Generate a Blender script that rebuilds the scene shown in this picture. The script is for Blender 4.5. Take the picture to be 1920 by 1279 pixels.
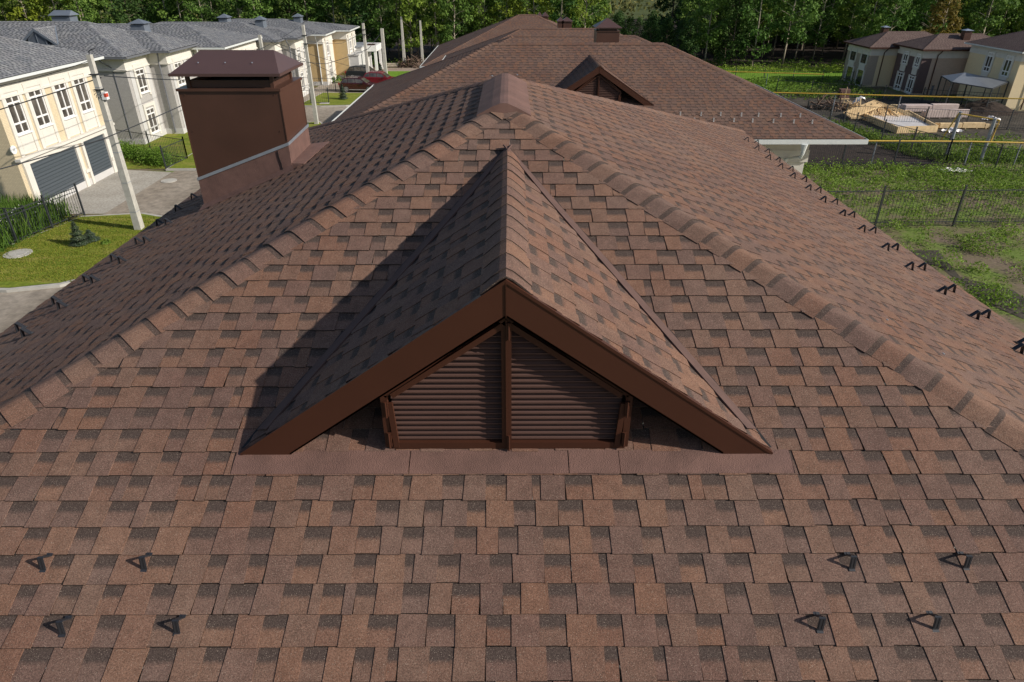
import bpy, math, random
from mathutils import Vector as V, Matrix
R = math.radians
scn = bpy.context.scene
for o in list(bpy.data.objects): bpy.data.objects.remove(o)
C = scn.collection
# ---------------------------------------------------------------- camera, sky, sun, exposure
H = 12.5                                   # height of the drone above the ground
F0, PIT, YAW = 1244.7, 0.5163, 0.003
cd = bpy.data.cameras.new('camera'); cam = bpy.data.objects.new('camera', cd); C.objects.link(cam)
cam.location = (0, 0, H); cam.rotation_euler = (math.pi/2-PIT, 0, -YAW)
cd.sensor_width = 36; cd.lens = 36*F0/1920; cd.clip_end = 2000; cd.clip_start = .05
scn.camera = cam
SUN = V((1, -.31, .585)).normalized()
w = bpy.data.worlds.new('World'); scn.world = w; w.use_nodes = True
nt = w.node_tree; bg = nt.nodes['Background']
sky = nt.nodes.new('ShaderNodeTexSky'); sky.sky_type = 'NISHITA'; sky.sun_disc = False
sky.sun_elevation = math.asin(SUN.z); sky.sun_rotation = math.atan2(SUN.x, SUN.y)
nt.links.new(sky.outputs[0], bg.inputs[0]); bg.inputs[1].default_value = .088
ld = bpy.data.lights.new('sun', 'SUN'); ld.energy = 4.6; ld.angle = R(.5); ld.color = (1, .935, .84)
sun = bpy.data.objects.new('sun', ld); C.objects.link(sun)
sun.rotation_euler = (-SUN).to_track_quat('-Z', 'Y').to_euler()
vs = scn.view_settings; vs.view_transform = 'Standard'; vs.look = 'None'; vs.exposure = 0.2; vs.gamma = 1
rnd = random.Random(7)
# ---------------------------------------------------------------- pixel -> world helpers (design aid)
_c, _s = math.cos(PIT), math.sin(PIT)
_f = V((_s*0, _c, -_s)); _d = V((0, -_s, -_c)); _x = V((1, 0, 0))
_m = Matrix.Rotation(-YAW, 3, 'Z'); _f = _m@_f; _d = _m@_d; _x = _m@_x
def ray(u, v): return F0*_f+(u-960)*_x+(v-640)*_d
def gz(u, v, z=0):
    d = ray(u, v); t = (z-H)/d.z; return V((0, 0, H))+d*t
def gy(u, v, y):
    d = ray(u, v); return V((0, 0, H))+d*(y/d.y)
def onplane(u, v, p, n):
    d = ray(u, v); o = V((0, 0, H)); return o+d*((p-o).dot(n)/d.dot(n))
# ---------------------------------------------------------------- materials
def nodes(name):
    m = bpy.data.materials.new(name); m.use_nodes = True
    t = m.node_tree; return m, t, t.nodes['Principled BSDF']
def mix(t, a, b, fac, mode='MIX'):
    n = t.nodes.new('ShaderNodeMix'); n.data_type = 'RGBA'; n.blend_type = mode
    for k, val in ((0, fac), (6, a), (7, b)):
        if hasattr(val, 'is_output'): t.links.new(val, n.inputs[k])
        else: n.inputs[k].default_value = val if k == 0 else (*val, 1)[:4]
    return n.outputs[2]
def noise(t, scale, detail=3, rough=.5, vec=None, stretch=None):
    n = t.nodes.new('ShaderNodeTexNoise'); n.inputs['Scale'].default_value = scale
    n.inputs['Detail'].default_value = detail; n.inputs['Roughness'].default_value = rough
    tc = t.nodes.new('ShaderNodeTexCoord'); o = tc.outputs['Object']
    if stretch:
        mp = t.nodes.new('ShaderNodeMapping'); mp.inputs['Scale'].default_value = stretch
        t.links.new(o, mp.inputs[0]); o = mp.outputs[0]
    t.links.new(o, n.inputs['Vector']); return n.outputs['Fac']
def ramp(t, fac, stops, interp='LINEAR'):
    n = t.nodes.new('ShaderNodeValToRGB'); t.links.new(fac, n.inputs[0]); cr = n.color_ramp; cr.interpolation = interp
    while len(cr.elements) < len(stops): cr.elements.new(.5)
    for e, (p, c) in zip(cr.elements, stops):
        e.position = p; e.color = (*c, 1) if len(c) == 3 else c
    return n.outputs[0]
def g(v): return (v, v, v)
def bump(t, b, h, strength=.3, dist=.01):
    n = t.nodes.new('ShaderNodeBump'); n.inputs['Strength'].default_value = strength; n.inputs['Distance'].default_value = dist
    t.links.new(h, n.inputs['Height']); t.links.new(n.outputs[0], b.inputs['Normal'])
def mat(name, col, rough=.7, metal=0, var=.15, scale=6, bmp=0, bscale=None, spec=.5, stretch=None):
    m, t, b = nodes(name)
    b.inputs['Roughness'].default_value = rough; b.inputs['Metallic'].default_value = metal
    b.inputs['Specular IOR Level'].default_value = spec
    n = noise(t, scale, 4, .6, stretch=stretch)
    lo = tuple(c*(1-var) for c in col); hi = tuple(min(1, c*(1+var)) for c in col)
    t.links.new(ramp(t, n, [(.3, lo), (.7, hi)]), b.inputs['Base Color'])
    if bmp: bump(t, b, noise(t, bscale or scale*4, 3), bmp)
    return m
def shingle_mat(name, cols, dark, gran=1.0, band=.44):
    m, t, b = nodes(name)
    at = t.nodes.new('ShaderNodeAttribute'); at.attribute_name = 'tab'
    sp = t.nodes.new('ShaderNodeSeparateColor'); t.links.new(at.outputs['Color'], sp.inputs[0])
    n = len(cols); base = ramp(t, sp.outputs[0], [(i/n, c) for i, c in enumerate(cols)], 'CONSTANT')
    big = noise(t, 1.1, 3); base = mix(t, base, (.34, .27, .21), ramp(t, big, [(.35, g(0)), (.75, g(.12))]))
    base = mix(t, base, ramp(t, noise(t, 14, 3), [(.3, g(.86)), (.7, g(1.12))]), 1, 'MULTIPLY')
    # the darker granules pressed along the top of each recessed tab
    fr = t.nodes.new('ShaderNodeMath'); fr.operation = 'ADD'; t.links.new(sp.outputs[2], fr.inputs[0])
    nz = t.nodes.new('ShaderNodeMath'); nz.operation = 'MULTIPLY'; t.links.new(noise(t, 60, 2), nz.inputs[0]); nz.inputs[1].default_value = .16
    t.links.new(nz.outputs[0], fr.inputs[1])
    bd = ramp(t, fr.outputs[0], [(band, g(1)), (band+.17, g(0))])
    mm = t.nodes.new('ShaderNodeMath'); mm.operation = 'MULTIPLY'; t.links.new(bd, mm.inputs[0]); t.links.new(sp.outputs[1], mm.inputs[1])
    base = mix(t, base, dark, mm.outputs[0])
    gn = noise(t, 150, 3, .8)
    base = mix(t, base, ramp(t, gn, [(.32, g(.50)), (.5, g(1.0)), (.66, g(1.5))]), gran, 'MULTIPLY')
    sp2 = noise(t, 260, 1, .5); base = mix(t, base, (.40, .32, .25), ramp(t, sp2, [(.66, g(0)), (.72, g(.75*gran))]))
    t.links.new(base, b.inputs['Base Color']); b.inputs['Roughness'].default_value = .92
    b.inputs['Specular IOR Level'].default_value = .25
    bump(t, b, gn, .5, .004)
    return m
BR = [(.182, .090, .056), (.160, .084, .057), (.143, .078, .060), (.166, .080, .052), (.130, .072, .056), (.150, .083, .059), (.122, .070, .057)]
_mn = (.148, .088, .065)
BR = [tuple(.94*(m_+(c-m_)*.75) for c, m_ in zip(x, _mn)) for x in BR]
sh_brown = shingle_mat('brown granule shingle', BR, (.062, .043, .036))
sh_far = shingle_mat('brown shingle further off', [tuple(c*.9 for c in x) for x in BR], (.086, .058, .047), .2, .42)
GR = [(.17, .175, .19), (.21, .215, .225), (.14, .147, .16), (.19, .195, .21), (.24, .245, .25), (.16, .167, .185)]
sh_grey = shingle_mat('grey shingle', GR, (.06, .065, .07), .2, .6)
DB = [(.115, .075, .066), (.105, .068, .060), (.125, .082, .072)]
sh_dark = shingle_mat('dark brown shingle', DB, (.06, .04, .035), .2)
membrane = mat('brown valley membrane', (.135, .072, .058), .8, var=.18, scale=9, bmp=.4, bscale=120)
valley = mat('dark brown valley membrane', (.095, .052, .042), .85, var=.15, scale=9, bmp=.4, bscale=140)
cover_strip = mat('smooth brown starter strip', (.150, .080, .063), .85, var=.22, scale=5, bmp=.7, bscale=200)
sealant_and_shade = mat('black sealant and gap shade', (.006, .005, .005), .6)  # chimney seam sealant; also the painted shade of the dormer valley gap
brownmetal = mat('dark brown painted steel', (.058, .021, .012), .45, var=.06, scale=3, spec=.3)
brownmetal2 = mat('brown chimney steel', (.070, .031, .020), .42, var=.12, scale=2.5, bmp=.15, bscale=2)
capmetal = mat('mauve brown chimney cap steel', (.078, .043, .038), .42, var=.06, scale=3)
louvmetal = mat('brown louvre slat steel', (.092, .050, .040), .6, var=.06, scale=3, spec=.2)
guardmetal = mat('black painted snow guard', (.024, .025, .030), .45, var=.1, scale=30)
guardpale = mat('weathered snow guard steel', (.33, .31, .30), .5, var=.1, scale=30)
zinc = mat('zinc strip', (.42, .46, .52), .35, metal=.6, var=.1, scale=10)
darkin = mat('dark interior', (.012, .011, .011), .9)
whitepl = mat('white upvc', (.78, .77, .75), .4, var=.03)
whitegut = mat('white gutter', (.62, .64, .63), .35, var=.05)
greygut = mat('grey gutter', (.13, .135, .15), .4, var=.05)
glass_m = mat('window glass with brown reflections', (.075, .066, .056), .08, var=.6, scale=1.5, spec=1)  # brownish reflections are mixed into the base colour
cream = mat('cream render', (.62, .59, .53), .85, var=.05, scale=2)
greyrend = mat('pale grey render', (.50, .49, .475), .85, var=.04, scale=2)
concrete = mat('pole concrete', (.44, .42, .37), .85, var=.15, scale=4, bmp=.2)
kerbm = mat('kerb concrete', (.42, .40, .36), .85, var=.12, scale=3)
fence_m = mat('dark fence steel', (.028, .032, .036), .5)
yellowm = mat('yellow gas pipe paint', (.58, .37, .05), .45, var=.08)
greypipe = mat('grey pipe paint', (.25, .27, .30), .5, var=.15)
wirem = mat('black cable', (.02, .022, .026), .6)
bark = mat('pale bark', (.34, .29, .22), .9, var=.4, scale=3, bmp=.3)
barkd = mat('brown bark', (.11, .085, .06), .9, var=.4, scale=3)
tyre = mat('tyre rubber', (.02, .02, .02), .8); rimm = mat('alloy rim', (.55, .56, .58), .3, metal=.7)
chrome = mat('bright trim', (.6, .6, .6), .25, metal=.6)
lampm = mat('lamp glass', (.6, .6, .62), .1)
garage_m, _t, _b = nodes('slate garage door'); _b.inputs['Roughness'].default_value = .5
_w = _t.nodes.new('ShaderNodeTexWave'); _w.bands_direction = 'Z'; _w.inputs['Scale'].default_value = 1.6; _w.inputs['Distortion'].default_value = 0
_tc = _t.nodes.new('ShaderNodeTexCoord'); _t.links.new(_tc.outputs['Object'], _w.inputs[0])
_t.links.new(ramp(_t, _w.outputs['Fac'], [(.0, (.035, .045, .055)), (.25, (.060, .073, .085)), (1, (.068, .082, .096))]), _b.inputs['Base Color'])
def brick_mat(name, c1, c2, mortar, sc=4.2):
    m, t, b = nodes(name); n = t.nodes.new('ShaderNodeTexBrick')
    tc = t.nodes.new('ShaderNodeTexCoord'); sx = t.nodes.new('ShaderNodeSeparateXYZ'); cx = t.nodes.new('ShaderNodeCombineXYZ')
    ad = t.nodes.new('ShaderNodeMath'); ad.operation = 'ADD'
    t.links.new(tc.outputs['Object'], sx.inputs[0]); t.links.new(sx.outputs[0], ad.inputs[0]); t.links.new(sx.outputs[1], ad.inputs[1])
    t.links.new(ad.outputs[0], cx.inputs[0]); t.links.new(sx.outputs[2], cx.inputs[1]); t.links.new(cx.outputs[0], n.inputs['Vector'])
    n.inputs['Scale'].default_value = sc; n.inputs['Mortar Size'].default_value = .018
    n.inputs['Color1'].default_value = (*c1, 1); n.inputs['Color2'].default_value = (*c2, 1); n.inputs['Mortar'].default_value = (*mortar, 1)
    t.links.new(n.outputs['Color'], b.inputs['Base Color']); b.inputs['Roughness'].default_value = .9; return m
br_yellow = brick_mat('yellow facing brick', (.62, .52, .35), (.56, .47, .32), (.42, .34, .23), 3.2)
br_grey = brick_mat('grey facing brick', (.42, .40, .38), (.37, .35, .335), (.28, .27, .255), 3.2)
br_tan = brick_mat('tan facing brick', (.52, .38, .19), (.47, .34, .17), (.40, .30, .16), 3.2)
br_brown = brick_mat('brown facing brick', (.56, .42, .32), (.50, .38, .29), (.42, .32, .25), 3.2)
br_brown_shade = brick_mat('brown brick in shade tone', (.13, .085, .08), (.11, .075, .07), (.10, .07, .065), 3.2)  # brown brick darkened, shade of the west side put into the colour
br_sand_shade = brick_mat('sand brick in shade tone', (.36, .30, .24), (.32, .27, .215), (.27, .23, .18), 3.2)  # greyed sand brick, west wall shade put into the colour
br_sand = brick_mat('sand yellow brick', (.76, .62, .38), (.72, .58, .36), (.60, .50, .32), 3.2)
# ---------------------------------------------------------------- mesh builder
class MB:
    def __init__(s): s.v = []; s.f = []; s.c = []; s.hc = False; s.sm = False
    def face(s, pts, cols=None):
        i = len(s.v); s.v += [tuple(p) for p in pts]; s.f.append(tuple(range(i, i+len(pts))))
        if cols: s.hc = True
        s.c += list(cols) if cols else [(.5, 0, 1, 1)]*len(pts)
    def mesh(s, vs, fs):
        i = len(s.v); s.v += [tuple(p) for p in vs]
        for f in fs: s.f.append(tuple(i+k for k in f)); s.c += [(.5, 0, 1, 1)]*len(f)
    def box(s, x0, x1, y0, y1, z0, z1):
        vs = [(x, y, z) for z in (z0, z1) for y in (y0, y1) for x in (x0, x1)]
        s.mesh(vs, [(0, 2, 3, 1), (4, 5, 7, 6), (0, 1, 5, 4), (2, 6, 7, 3), (0, 4, 6, 2), (1, 3, 7, 5)])
    def bar(s, a, b, w, h=None, up=V((0, 0, 1)), w2=None):
        a, b = V(a), V(b); h = h or w; k = (w2/w) if w2 else 1; d = (b-a).normalized()
        x = d.cross(up); x = (x if x.length > 1e-4 else d.cross(V((1, 0, 0)))).normalized(); y = x.cross(d)
        vs = [p+x*i*w/2*q+y*j*h/2*q for p, q in ((a, 1), (b, k)) for i, j in ((-1, -1), (1, -1), (1, 1), (-1, 1))]
        s.mesh(vs, [(0, 1, 2, 3), (7, 6, 5, 4), (0, 4, 5, 1), (1, 5, 6, 2), (2, 6, 7, 3), (3, 7, 4, 0)])
    def tube(s, pts, r, n=8, r2=None, cap=True):
        pts = [V(p) for p in pts]; i0 = len(s.v); N = len(pts)
        for j, p in enumerate(pts):
            d = (pts[min(j+1, N-1)]-pts[max(j-1, 0)]).normalized(); x = d.cross(V((0, 0, 1)))
            x = (x if x.length > 1e-3 else d.cross(V((0, 1, 0)))).normalized(); y = x.cross(d)
            rr = r if r2 is None else r+(r2-r)*j/(N-1)
            for k in range(n):
                a = 2*math.pi*k/n; s.v.append(tuple(p+x*rr*math.cos(a)+y*rr*math.sin(a)))
        for j in range(N-1):
            for k in range(n):
                a, b = i0+j*n+k, i0+j*n+(k+1) % n; s.f.append((a, b, b+n, a+n)); s.c += [(.5, 0, 1, 1)]*4
        if cap:
            for q in (tuple(range(i0+n-1, i0-1, -1)), tuple(range(i0+(N-1)*n, i0+N*n))): s.f.append(q); s.c += [(.5, 0, 1, 1)]*n
    def prism(s, poly, d):
        d = V(d); n = len(poly); p = [V(q) for q in poly]; vs = p+[q+d for q in p]
        s.mesh(vs, [tuple(range(n)), tuple(range(2*n-1, n-1, -1))]+[(i, i+n, (i+1) % n+n, (i+1) % n) for i in range(n)])
    def build(s, name, m, parent=None, smooth=False):
        me = bpy.data.meshes.new(name); me.from_pydata(s.v, [], s.f)
        if s.hc:
            a = me.color_attributes.new('tab', 'FLOAT_COLOR', 'CORNER')
            a.data.foreach_set('color', [x for c in s.c for x in c])
        me.materials.append(m); me.validate(); me.update()
        if smooth: me.polygons.foreach_set('use_smooth', [True]*len(me.polygons))
        o = bpy.data.objects.new(name, me); C.objects.link(o)
        if parent: o.parent = parent; o.matrix_parent_inverse = Matrix.Identity(4)
        return o
def thing(name, label, cat, loc=(0, 0, 0), group=None):
    o = bpy.data.objects.new(name, None); C.objects.link(o); o.location = loc; o['label'] = label; o['category'] = cat
    o.empty_display_size = .3
    if group: o['group'] = group
    return o
def tag(o, label, cat, group=None, kind=None):
    o['label'] = label; o['category'] = cat
    if group: o['group'] = group
    if kind: o['kind'] = kind
    return o
def struct(o, label=None):
    o['kind'] = 'structure'
    if label: o['label'] = label
    return o
def copy_tree(o, parent=None, label=None):
    c = o.copy(); C.objects.link(c); c.parent = parent
    if label: c['label'] = label
    for ch in list(o.children): copy_tree(ch, c)
    return c
# ---------------------------------------------------------------- shingled surfaces
def clip(poly, A, B, Cc):
    out = []; n = len(poly)
    for i in range(n):
        p, q = poly[i], poly[(i+1) % n]; a = A*p[0]+B*p[1]+Cc; b = A*q[0]+B*q[1]+Cc
        if a >= 0: out.append(p)
        if (a >= 0) != (b >= 0): t = a/(a-b); out.append((p[0]+(q[0]-p[0])*t, p[1]+(q[1]-p[1])*t))
    return out
def inpoly(e, p, m=0): return all(A*p[0]+B*p[1]+c >= m for A, B, c in e)
def shingles(mb, pts, down, rr, E=.145, relief=1, tw=(.105, .165), rw=(.09, .15), origin=None, k0=None):
    """tabs over the convex planar polygon pts; down = unit vector down the slope"""
    pts = [V(p) for p in pts]; O = V(origin) if origin else pts[0]
    nrm = None
    for i in range(1, len(pts)-1):
        nrm = (pts[i]-pts[0]).cross(pts[i+1]-pts[0])
        if nrm.length > 1e-6: break
    nrm.normalize()
    if nrm.z < 0: nrm = -nrm
    down = (V(down)-nrm*V(down).dot(nrm)).normalized(); U = down.cross(nrm).normalized()
    poly = [((p-O).dot(U), (p-O).dot(down)) for p in pts]
    ar = sum(poly[i][0]*poly[(i+1) % len(poly)][1]-poly[(i+1) % len(poly)][0]*poly[i][1] for i in range(len(poly)))
    if ar < 0: poly.reverse()
    ed = []
    for i in range(len(poly)):
        (x0, y0), (x1, y1) = poly[i], poly[(i+1) % len(poly)]; L = math.hypot(x1-x0, y1-y0)
        if L < 1e-9: continue
        A, B = -(y1-y0)/L, (x1-x0)/L; ed.append((A, B, -(A*x0+B*y0)))
    smin = min(p[1] for p in poly); smax = max(p[1] for p in poly)
    def P(u, s, h): return O+U*u+down*s+nrm*h
    hb, ht = (.0085*relief, .0040*relief)
    for k in range(math.floor(smin/E+1e-6), math.ceil(smax/E-1e-6)):
        s0, s1 = k*E, (k+1)*E
        st = clip(clip(poly, 0, 1, -s0), 0, -1, s1)
        if len(st) < 3: continue
        ua, ub = min(p[0] for p in st), max(p[0] for p in st)
        u = ua-rr.uniform(0, .3); tooth = rr.random() < .5
        while u < ub:
            wd = rr.uniform(*(tw if tooth else rw)) if relief else rr.uniform(*tw)
            if rr.random() < .07: wd *= .45
            u2 = u+wd; js = rr.uniform(-.0035, .0035)*(1 if relief else 0); e0 = rr.uniform(-.006, .006); e1 = rr.uniform(-.006, .006)
            rc = rr.random(); off = ht if tooth else 0.
            se = s1+js+(0.004 if tooth else 0)
            q = [(u, s0), (u2, s0), (u2+e1, se), (u+e0, se)]
            full = all(inpoly(ed, p) for p in q)
            cq = q if full else q
            if not full:
                for A, B, c in ed: cq = clip(cq, A, B, c)
                    
            if len(cq) >= 3:
                vs = []; cs = []
                for (a, b) in cq:
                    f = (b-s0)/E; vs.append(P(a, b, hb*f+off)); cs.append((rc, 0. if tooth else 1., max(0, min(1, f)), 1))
                mb.face(vs[::-1], cs[::-1])
                if relief:
                    # butt edge
                    a, b = (u+e0, se), (u2+e1, se)
                    if not full:
                        l = [p for p in cq if abs(p[1]-se) < 1e-5]
                        if len(l) == 2: a, b = min(l), max(l)
                        else: a = None
                    if a: mb.face([P(*b, hb+off), P(*a, hb+off), P(*a, -.001), P(*b, -.001)][::-1], [(rc, 1, .1, 1)]*4)
                    if tooth and full:
                        for (x0, x1, fl) in ((u, u+e0, 0), (u2, u2+e1, 1)):
                            z = [P(x0, s0, ht), P(x0, s0, 0), P(x1, se, hb), P(x1, se, hb+ht)]
                            mb.face(z if not fl else z[::-1], [(rc, 0, .9, 1)]*4)
            u = u2; tooth = not tooth
def caps(mb, P0, P1, nL, nR, rr, w=.16, ex=.167, lift=.022, dark=1., start=0):
    """overlapping bent cap pieces along the hip or ridge from the top P0 to the foot P1"""
    P0, P1 = V(P0), V(P1); L = (P1-P0).length; d = (P1-P0)/L; nL, nR = V(nL).normalized(), V(nR).normalized()
    up = (nL+nR).normalized()
    a = nL.cross(d).normalized(); a = a if a.dot(nR) < 0 else -a    # side vectors lying in each plane, away from the hip
    b = nR.cross(d).normalized(); b = b if b.dot(nL) < 0 else -b
    a = a if (a.dot(nR) < 0) else -a
    def sec(t, h, wj):
        c = P0+d*t
        return [c+a*(w+wj)+nL*(h*.75), c+a*w*.55+nL*(h+.006), c+a*w*.2+nL*(h+.006)+up*.004, c+up*(h+.006), c+b*w*.2+nR*(h+.006)+up*.004, c+b*w*.55+nR*(h+.006), c+b*(w+wj)+nR*(h*.75)]
    n = math.ceil(L/ex)
    for i in range(start, n):
        t0, t1 = i*ex, min((i+1)*ex+.012, L); rc = rr.random(); wj = rr.uniform(-.006, .006); j = rr.uniform(-.003, .003)
        A = sec(t0, .006+j*.3, wj); B = sec(t1, .006+lift+j, wj); low = sec(t1, .002, wj)
        for k in range(6):
            fa = [A[k], A[k+1], B[k+1], B[k]]; cs = [(rc, .9*dark, .12, 1)]*2+[(rc, .9*dark, 1., 1)]*2
            mid = [A[q]+(B[q]-A[q])*.22 for q in (k, k+1)]; m2 = [A[q]+(B[q]-A[q])*.3 for q in (k, k+1)]
            mb.face([A[k], A[k+1], mid[1], mid[0]], [(rc, .9*dark, .1, 1)]*4)
            mb.face([mid[0], mid[1], m2[1], m2[0]], [(rc, .9*dark, .2, 1)]*2+[(rc, .9*dark, .7, 1)]*2)
            mb.face([m2[0], m2[1], B[k+1], B[k]], [(rc, 0, .7, 1)]*4)
            mb.face([B[k], B[k+1], low[k+1], low[k]], [(rc, 1, .1, 1)]*4)
        for q in (0, 6):
            z = [A[q], B[q], low[q], (P0+d*t0)+(a*(w+wj)+nL*.001 if q == 0 else b*(w+wj)+nR*.001)]
            mb.face(z, [(rc, 1, .1, 1)]*4)
def pnorm(a, b, c):
    n = (V(b)-V(a)).cross(V(c)-V(a)).normalized(); return n if n.z > 0 else -n
# ---------------------------------------------------------------- snow guards
def guard_mesh(big=True):
    m = MB(); w = .036
    prof = [(-.060, .013), (-.044, .014), (-.012, .078), (-.004, .080), (.038, .009)]
    for (s0, h0), (s1, h1) in zip(prof[:-1], prof[1:]):
        d = V((s1-s0, 0, h1-h0)).normalized(); n = V((-d.z, 0, d.x))*.0022
        p = [V((s0, -w/2, h0)), V((s1, -w/2, h1)), V((s1, w/2, h1)), V((s0, w/2, h0))]
        m.prism([q-n for q in p], n*2)
    for y in (-.009, .009):
        m.bar((-.002, y, .079), (.034, y, .019), .005, .005)
        m.bar((-.042, y, .022), (-.015, y, .076), .005, .005)
    m.tube([(-.052, 0, .012), (-.052, 0, .018)], .006, 8)
    m.box(.040, .054, -w/2, w/2, .007, .011)
    return m
def place_guard(proto, p, down, n, parent, s=1, matl=None):
    o = proto.copy(); C.objects.link(o); d = V(down); n = V(n); y = n.cross(d)
    mw = Matrix((d, y, n)).transposed().to_4x4(); mw.translation = V(p)
    o.parent = parent; o.matrix_parent_inverse = Matrix.Identity(4)
    jit = Matrix.Rotation(rnd.uniform(-.06, .06), 4, 'Z')
    o.matrix_local = parent.matrix_basis.inverted()@mw@jit@Matrix.Scale(s, 4); return o
# ---------------------------------------------------------------- dormer with louvred vent
def dormer(parent, cx, y0, z0, hw, rise, slope, rr, full=True, shm=None):
    """gable roof with base corners at (cx±hw,y0,z0) growing out of a slope dz/dy = slope"""
    shm = shm or sh_brown; over = .03 if full else .02
    zr = z0+rise; yb = y0+rise/slope; yf = y0-over
    T = V((cx, yf, zr)); Bk = V((cx, yb, zr)); m = MB()
    for sgn in (-1, 1):
        b = V((cx+sgn*hw, yf, z0)); dn = V((sgn*hw, 0, -rise)).normalized()
        P = [T, b, V((cx+sgn*hw, y0, z0)), Bk]
        shingles(m, P, dn, rr, relief=1 if full else .8, origin=T)
        m.face([p+V((0, 0, -.05)) for p in (P if sgn > 0 else P[::-1])], [(.5, 1, .1, 1)]*4)
    D = m.build('dormer', shm, parent)
    nL = pnorm(T, Bk, (cx-hw, yf, z0)); nR = pnorm(T, Bk, (cx+hw, yf, z0))
    m = MB(); caps(m, Bk+V((0, -.08, .004)), T+V((0, -.004, .004)), nL, nR, rr, w=.15, ex=.2, lift=.006, dark=.25)
    m.build('ridge_cap', shm, D)
    # valley membranes
    for sgn in (-1, 1):
        b = V((cx+sgn*hw, y0, z0)); n = nL if sgn < 0 else nR; dv = (b-Bk).normalized(); side = n.cross(dv).normalized()
        if side.z < 0: side = -side
        m = MB(); wd = .13 if full else .1; up = n*.017
        for i in range(14):
            t0, t1 = i/14.6, (i+1)/14.6; L = (b-Bk).length
            a0 = Bk+dv*L*t0+up; a1 = Bk+dv*L*t1+up; k0 = .5+.5*min(1, t0*4); k1 = .5+.5*min(1, t1*4)
            m.face([a0, a1, a1+side*wd*k1, a0+side*wd*k0])
            m.face([a0, a1, a1-up*2, a0-up*2]); m.face([a0+side*wd*k0, a1+side*wd*k1, a1+side*wd*k1-up*.6, a0+side*wd*k0-up*.6])
        m.build('valley_flashing', valley, D)
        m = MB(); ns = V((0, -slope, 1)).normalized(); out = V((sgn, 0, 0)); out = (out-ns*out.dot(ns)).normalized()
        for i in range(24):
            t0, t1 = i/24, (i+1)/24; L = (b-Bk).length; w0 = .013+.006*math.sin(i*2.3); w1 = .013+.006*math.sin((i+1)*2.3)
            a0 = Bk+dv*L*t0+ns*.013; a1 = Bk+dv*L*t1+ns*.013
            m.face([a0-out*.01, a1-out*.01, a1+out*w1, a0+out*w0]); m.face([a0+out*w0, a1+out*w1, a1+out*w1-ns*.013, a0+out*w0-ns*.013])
        m.build('valley_gap_shade', sealant_and_shade, D)  # black strip painting the shade in the gap along the valley
    # fascia boards (rake), with a folded lower lip
    fw = .172; k = fw/ math.cos(math.atan2(rise, hw))*.92; run = k*hw/rise
    m = MB(); yq = yf-.012
    for sgn in (-1, 1):
        P = [V((cx, yq, zr-.004)), V((cx+sgn*hw, yq, z0-.004)), V((cx+sgn*(hw-run), yq, z0-.004)), V((cx, yq, zr-k))]
        m.prism(P, (0, .012, 0))
        a, b = P[3], P[2]; m.prism([a, b, b+V((0, 0, .012)), a+V((0, 0, .012))], (0, .11, 0))
        a, b = P[0]+V((0, -.004, .012)), P[1]+V((0, -.004, .012)); m.prism([a, b, b+V((0, 0, -.02)), a+V((0, 0, -.02))], (0, .03, 0))
    m.bar((cx, yq-.003, zr), (cx, yq-.003, zr-k), .004, .004)
    m.build('fascia', brownmetal, D)
    m = MB()      # soffit boards behind the fascia
    for sgn in (-1, 1):
        P = [V((cx, yf+.01, zr-.07)), V((cx+sgn*(hw-.08), yf+.01, z0-.03)), V((cx+sgn*(hw-.08), y0+.2, z0-.03)), V((cx, yb-.1, zr-.07))]
        m.face(P); m.face([p+V((0, 0, -.008)) for p in P[::-1]])
    m.build('soffit', brownmetal, D)
    # louvred vent
    yl = y0+(.012 if full else .04); wl = .655; zs = z0+.365*rise/1.05; zt = zr-k-.01; zb = z0+.02; fr = .035
    lv = MB(); n = 24 if full else 18; step = (zt-zb)/n
    def halfw(z): return wl-fr if z < zs else max(0, (wl-fr)*(zt-z-.02)/(zt-zs))
    for i in range(n):
        z = zb+fr+step*i
        h = halfw(z+step*.6)
        if h < .05: continue
        for sgn in (-1, 1):
            x0, x1 = sorted((cx+sgn*.02, cx+sgn*h))
            a = [V((x0, yl+.045, z+step*1.05)), V((x1, yl+.045, z+step*1.05)), V((x1, yl+.006, z+step*.15)), V((x0, yl+.006, z+step*.15))]
            lv.prism(a, (0, -.001, -.003))
            lv.box(x0, x1, yl+.004, yl+.008, z+step*.05, z+step*.28)
    L = lv.build('louvre', louvmetal, D)
    fm = MB()
    out = [(wl, zb-.0), (wl, zs), (0, zt+.03)]
    for sgn in (-1, 1):
        for a, b in zip(out[:-1], out[1:]):
            fm.bar((cx+sgn*a[0], yl, a[1]), (cx+sgn*b[0], yl, b[1]), fr, .035, up=V((0, 1, 0)))
            fm.bar((cx+sgn*(a[0]-.045), yl-.014, a[1]), (cx+sgn*(b[0]-.03), yl-.014, b[1]-.05), .03, .02, up=V((0, 1, 0)))
        fm.prism([V((cx+sgn*(wl+.016), yl, zb-.01)), V((cx+sgn*(wl+.016), yl, zs)), V((cx+sgn*(wl+.016), yl+(zs-zb)/slope, zs))], (sgn*.004, 0, 0))
    fm.box(cx-wl, cx+wl, yl-.02, yl+.02, zb-.012, zb+.03); fm.box(cx-.026, cx+.026, yl-.022, yl+.02, zb, zt+.02)
    fm.box(cx-.004, cx+.004, yl-.03, yl-.02, zb, zt-.02)
    fm.build('vent_frame', brownmetal, D)
    if full:
        for sgn, zz in ((0, zb+.03), (0, zt-.09), (-1, zb+.05), (1, zb+.05), (-1, zs-.09), (1, zs-.09)):
            h = MB(); x = cx+.012 if sgn == 0 else cx+sgn*(wl-.01)
            h.box(x-.012, x+.012, yl-.036, yl-.022, zz-.035, zz+.055); h.tube([(x, yl-.038, zz-.04), (x, yl-.038, zz+.06)], .005, 8)
            h.build('hinge', brownmetal, D)
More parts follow.
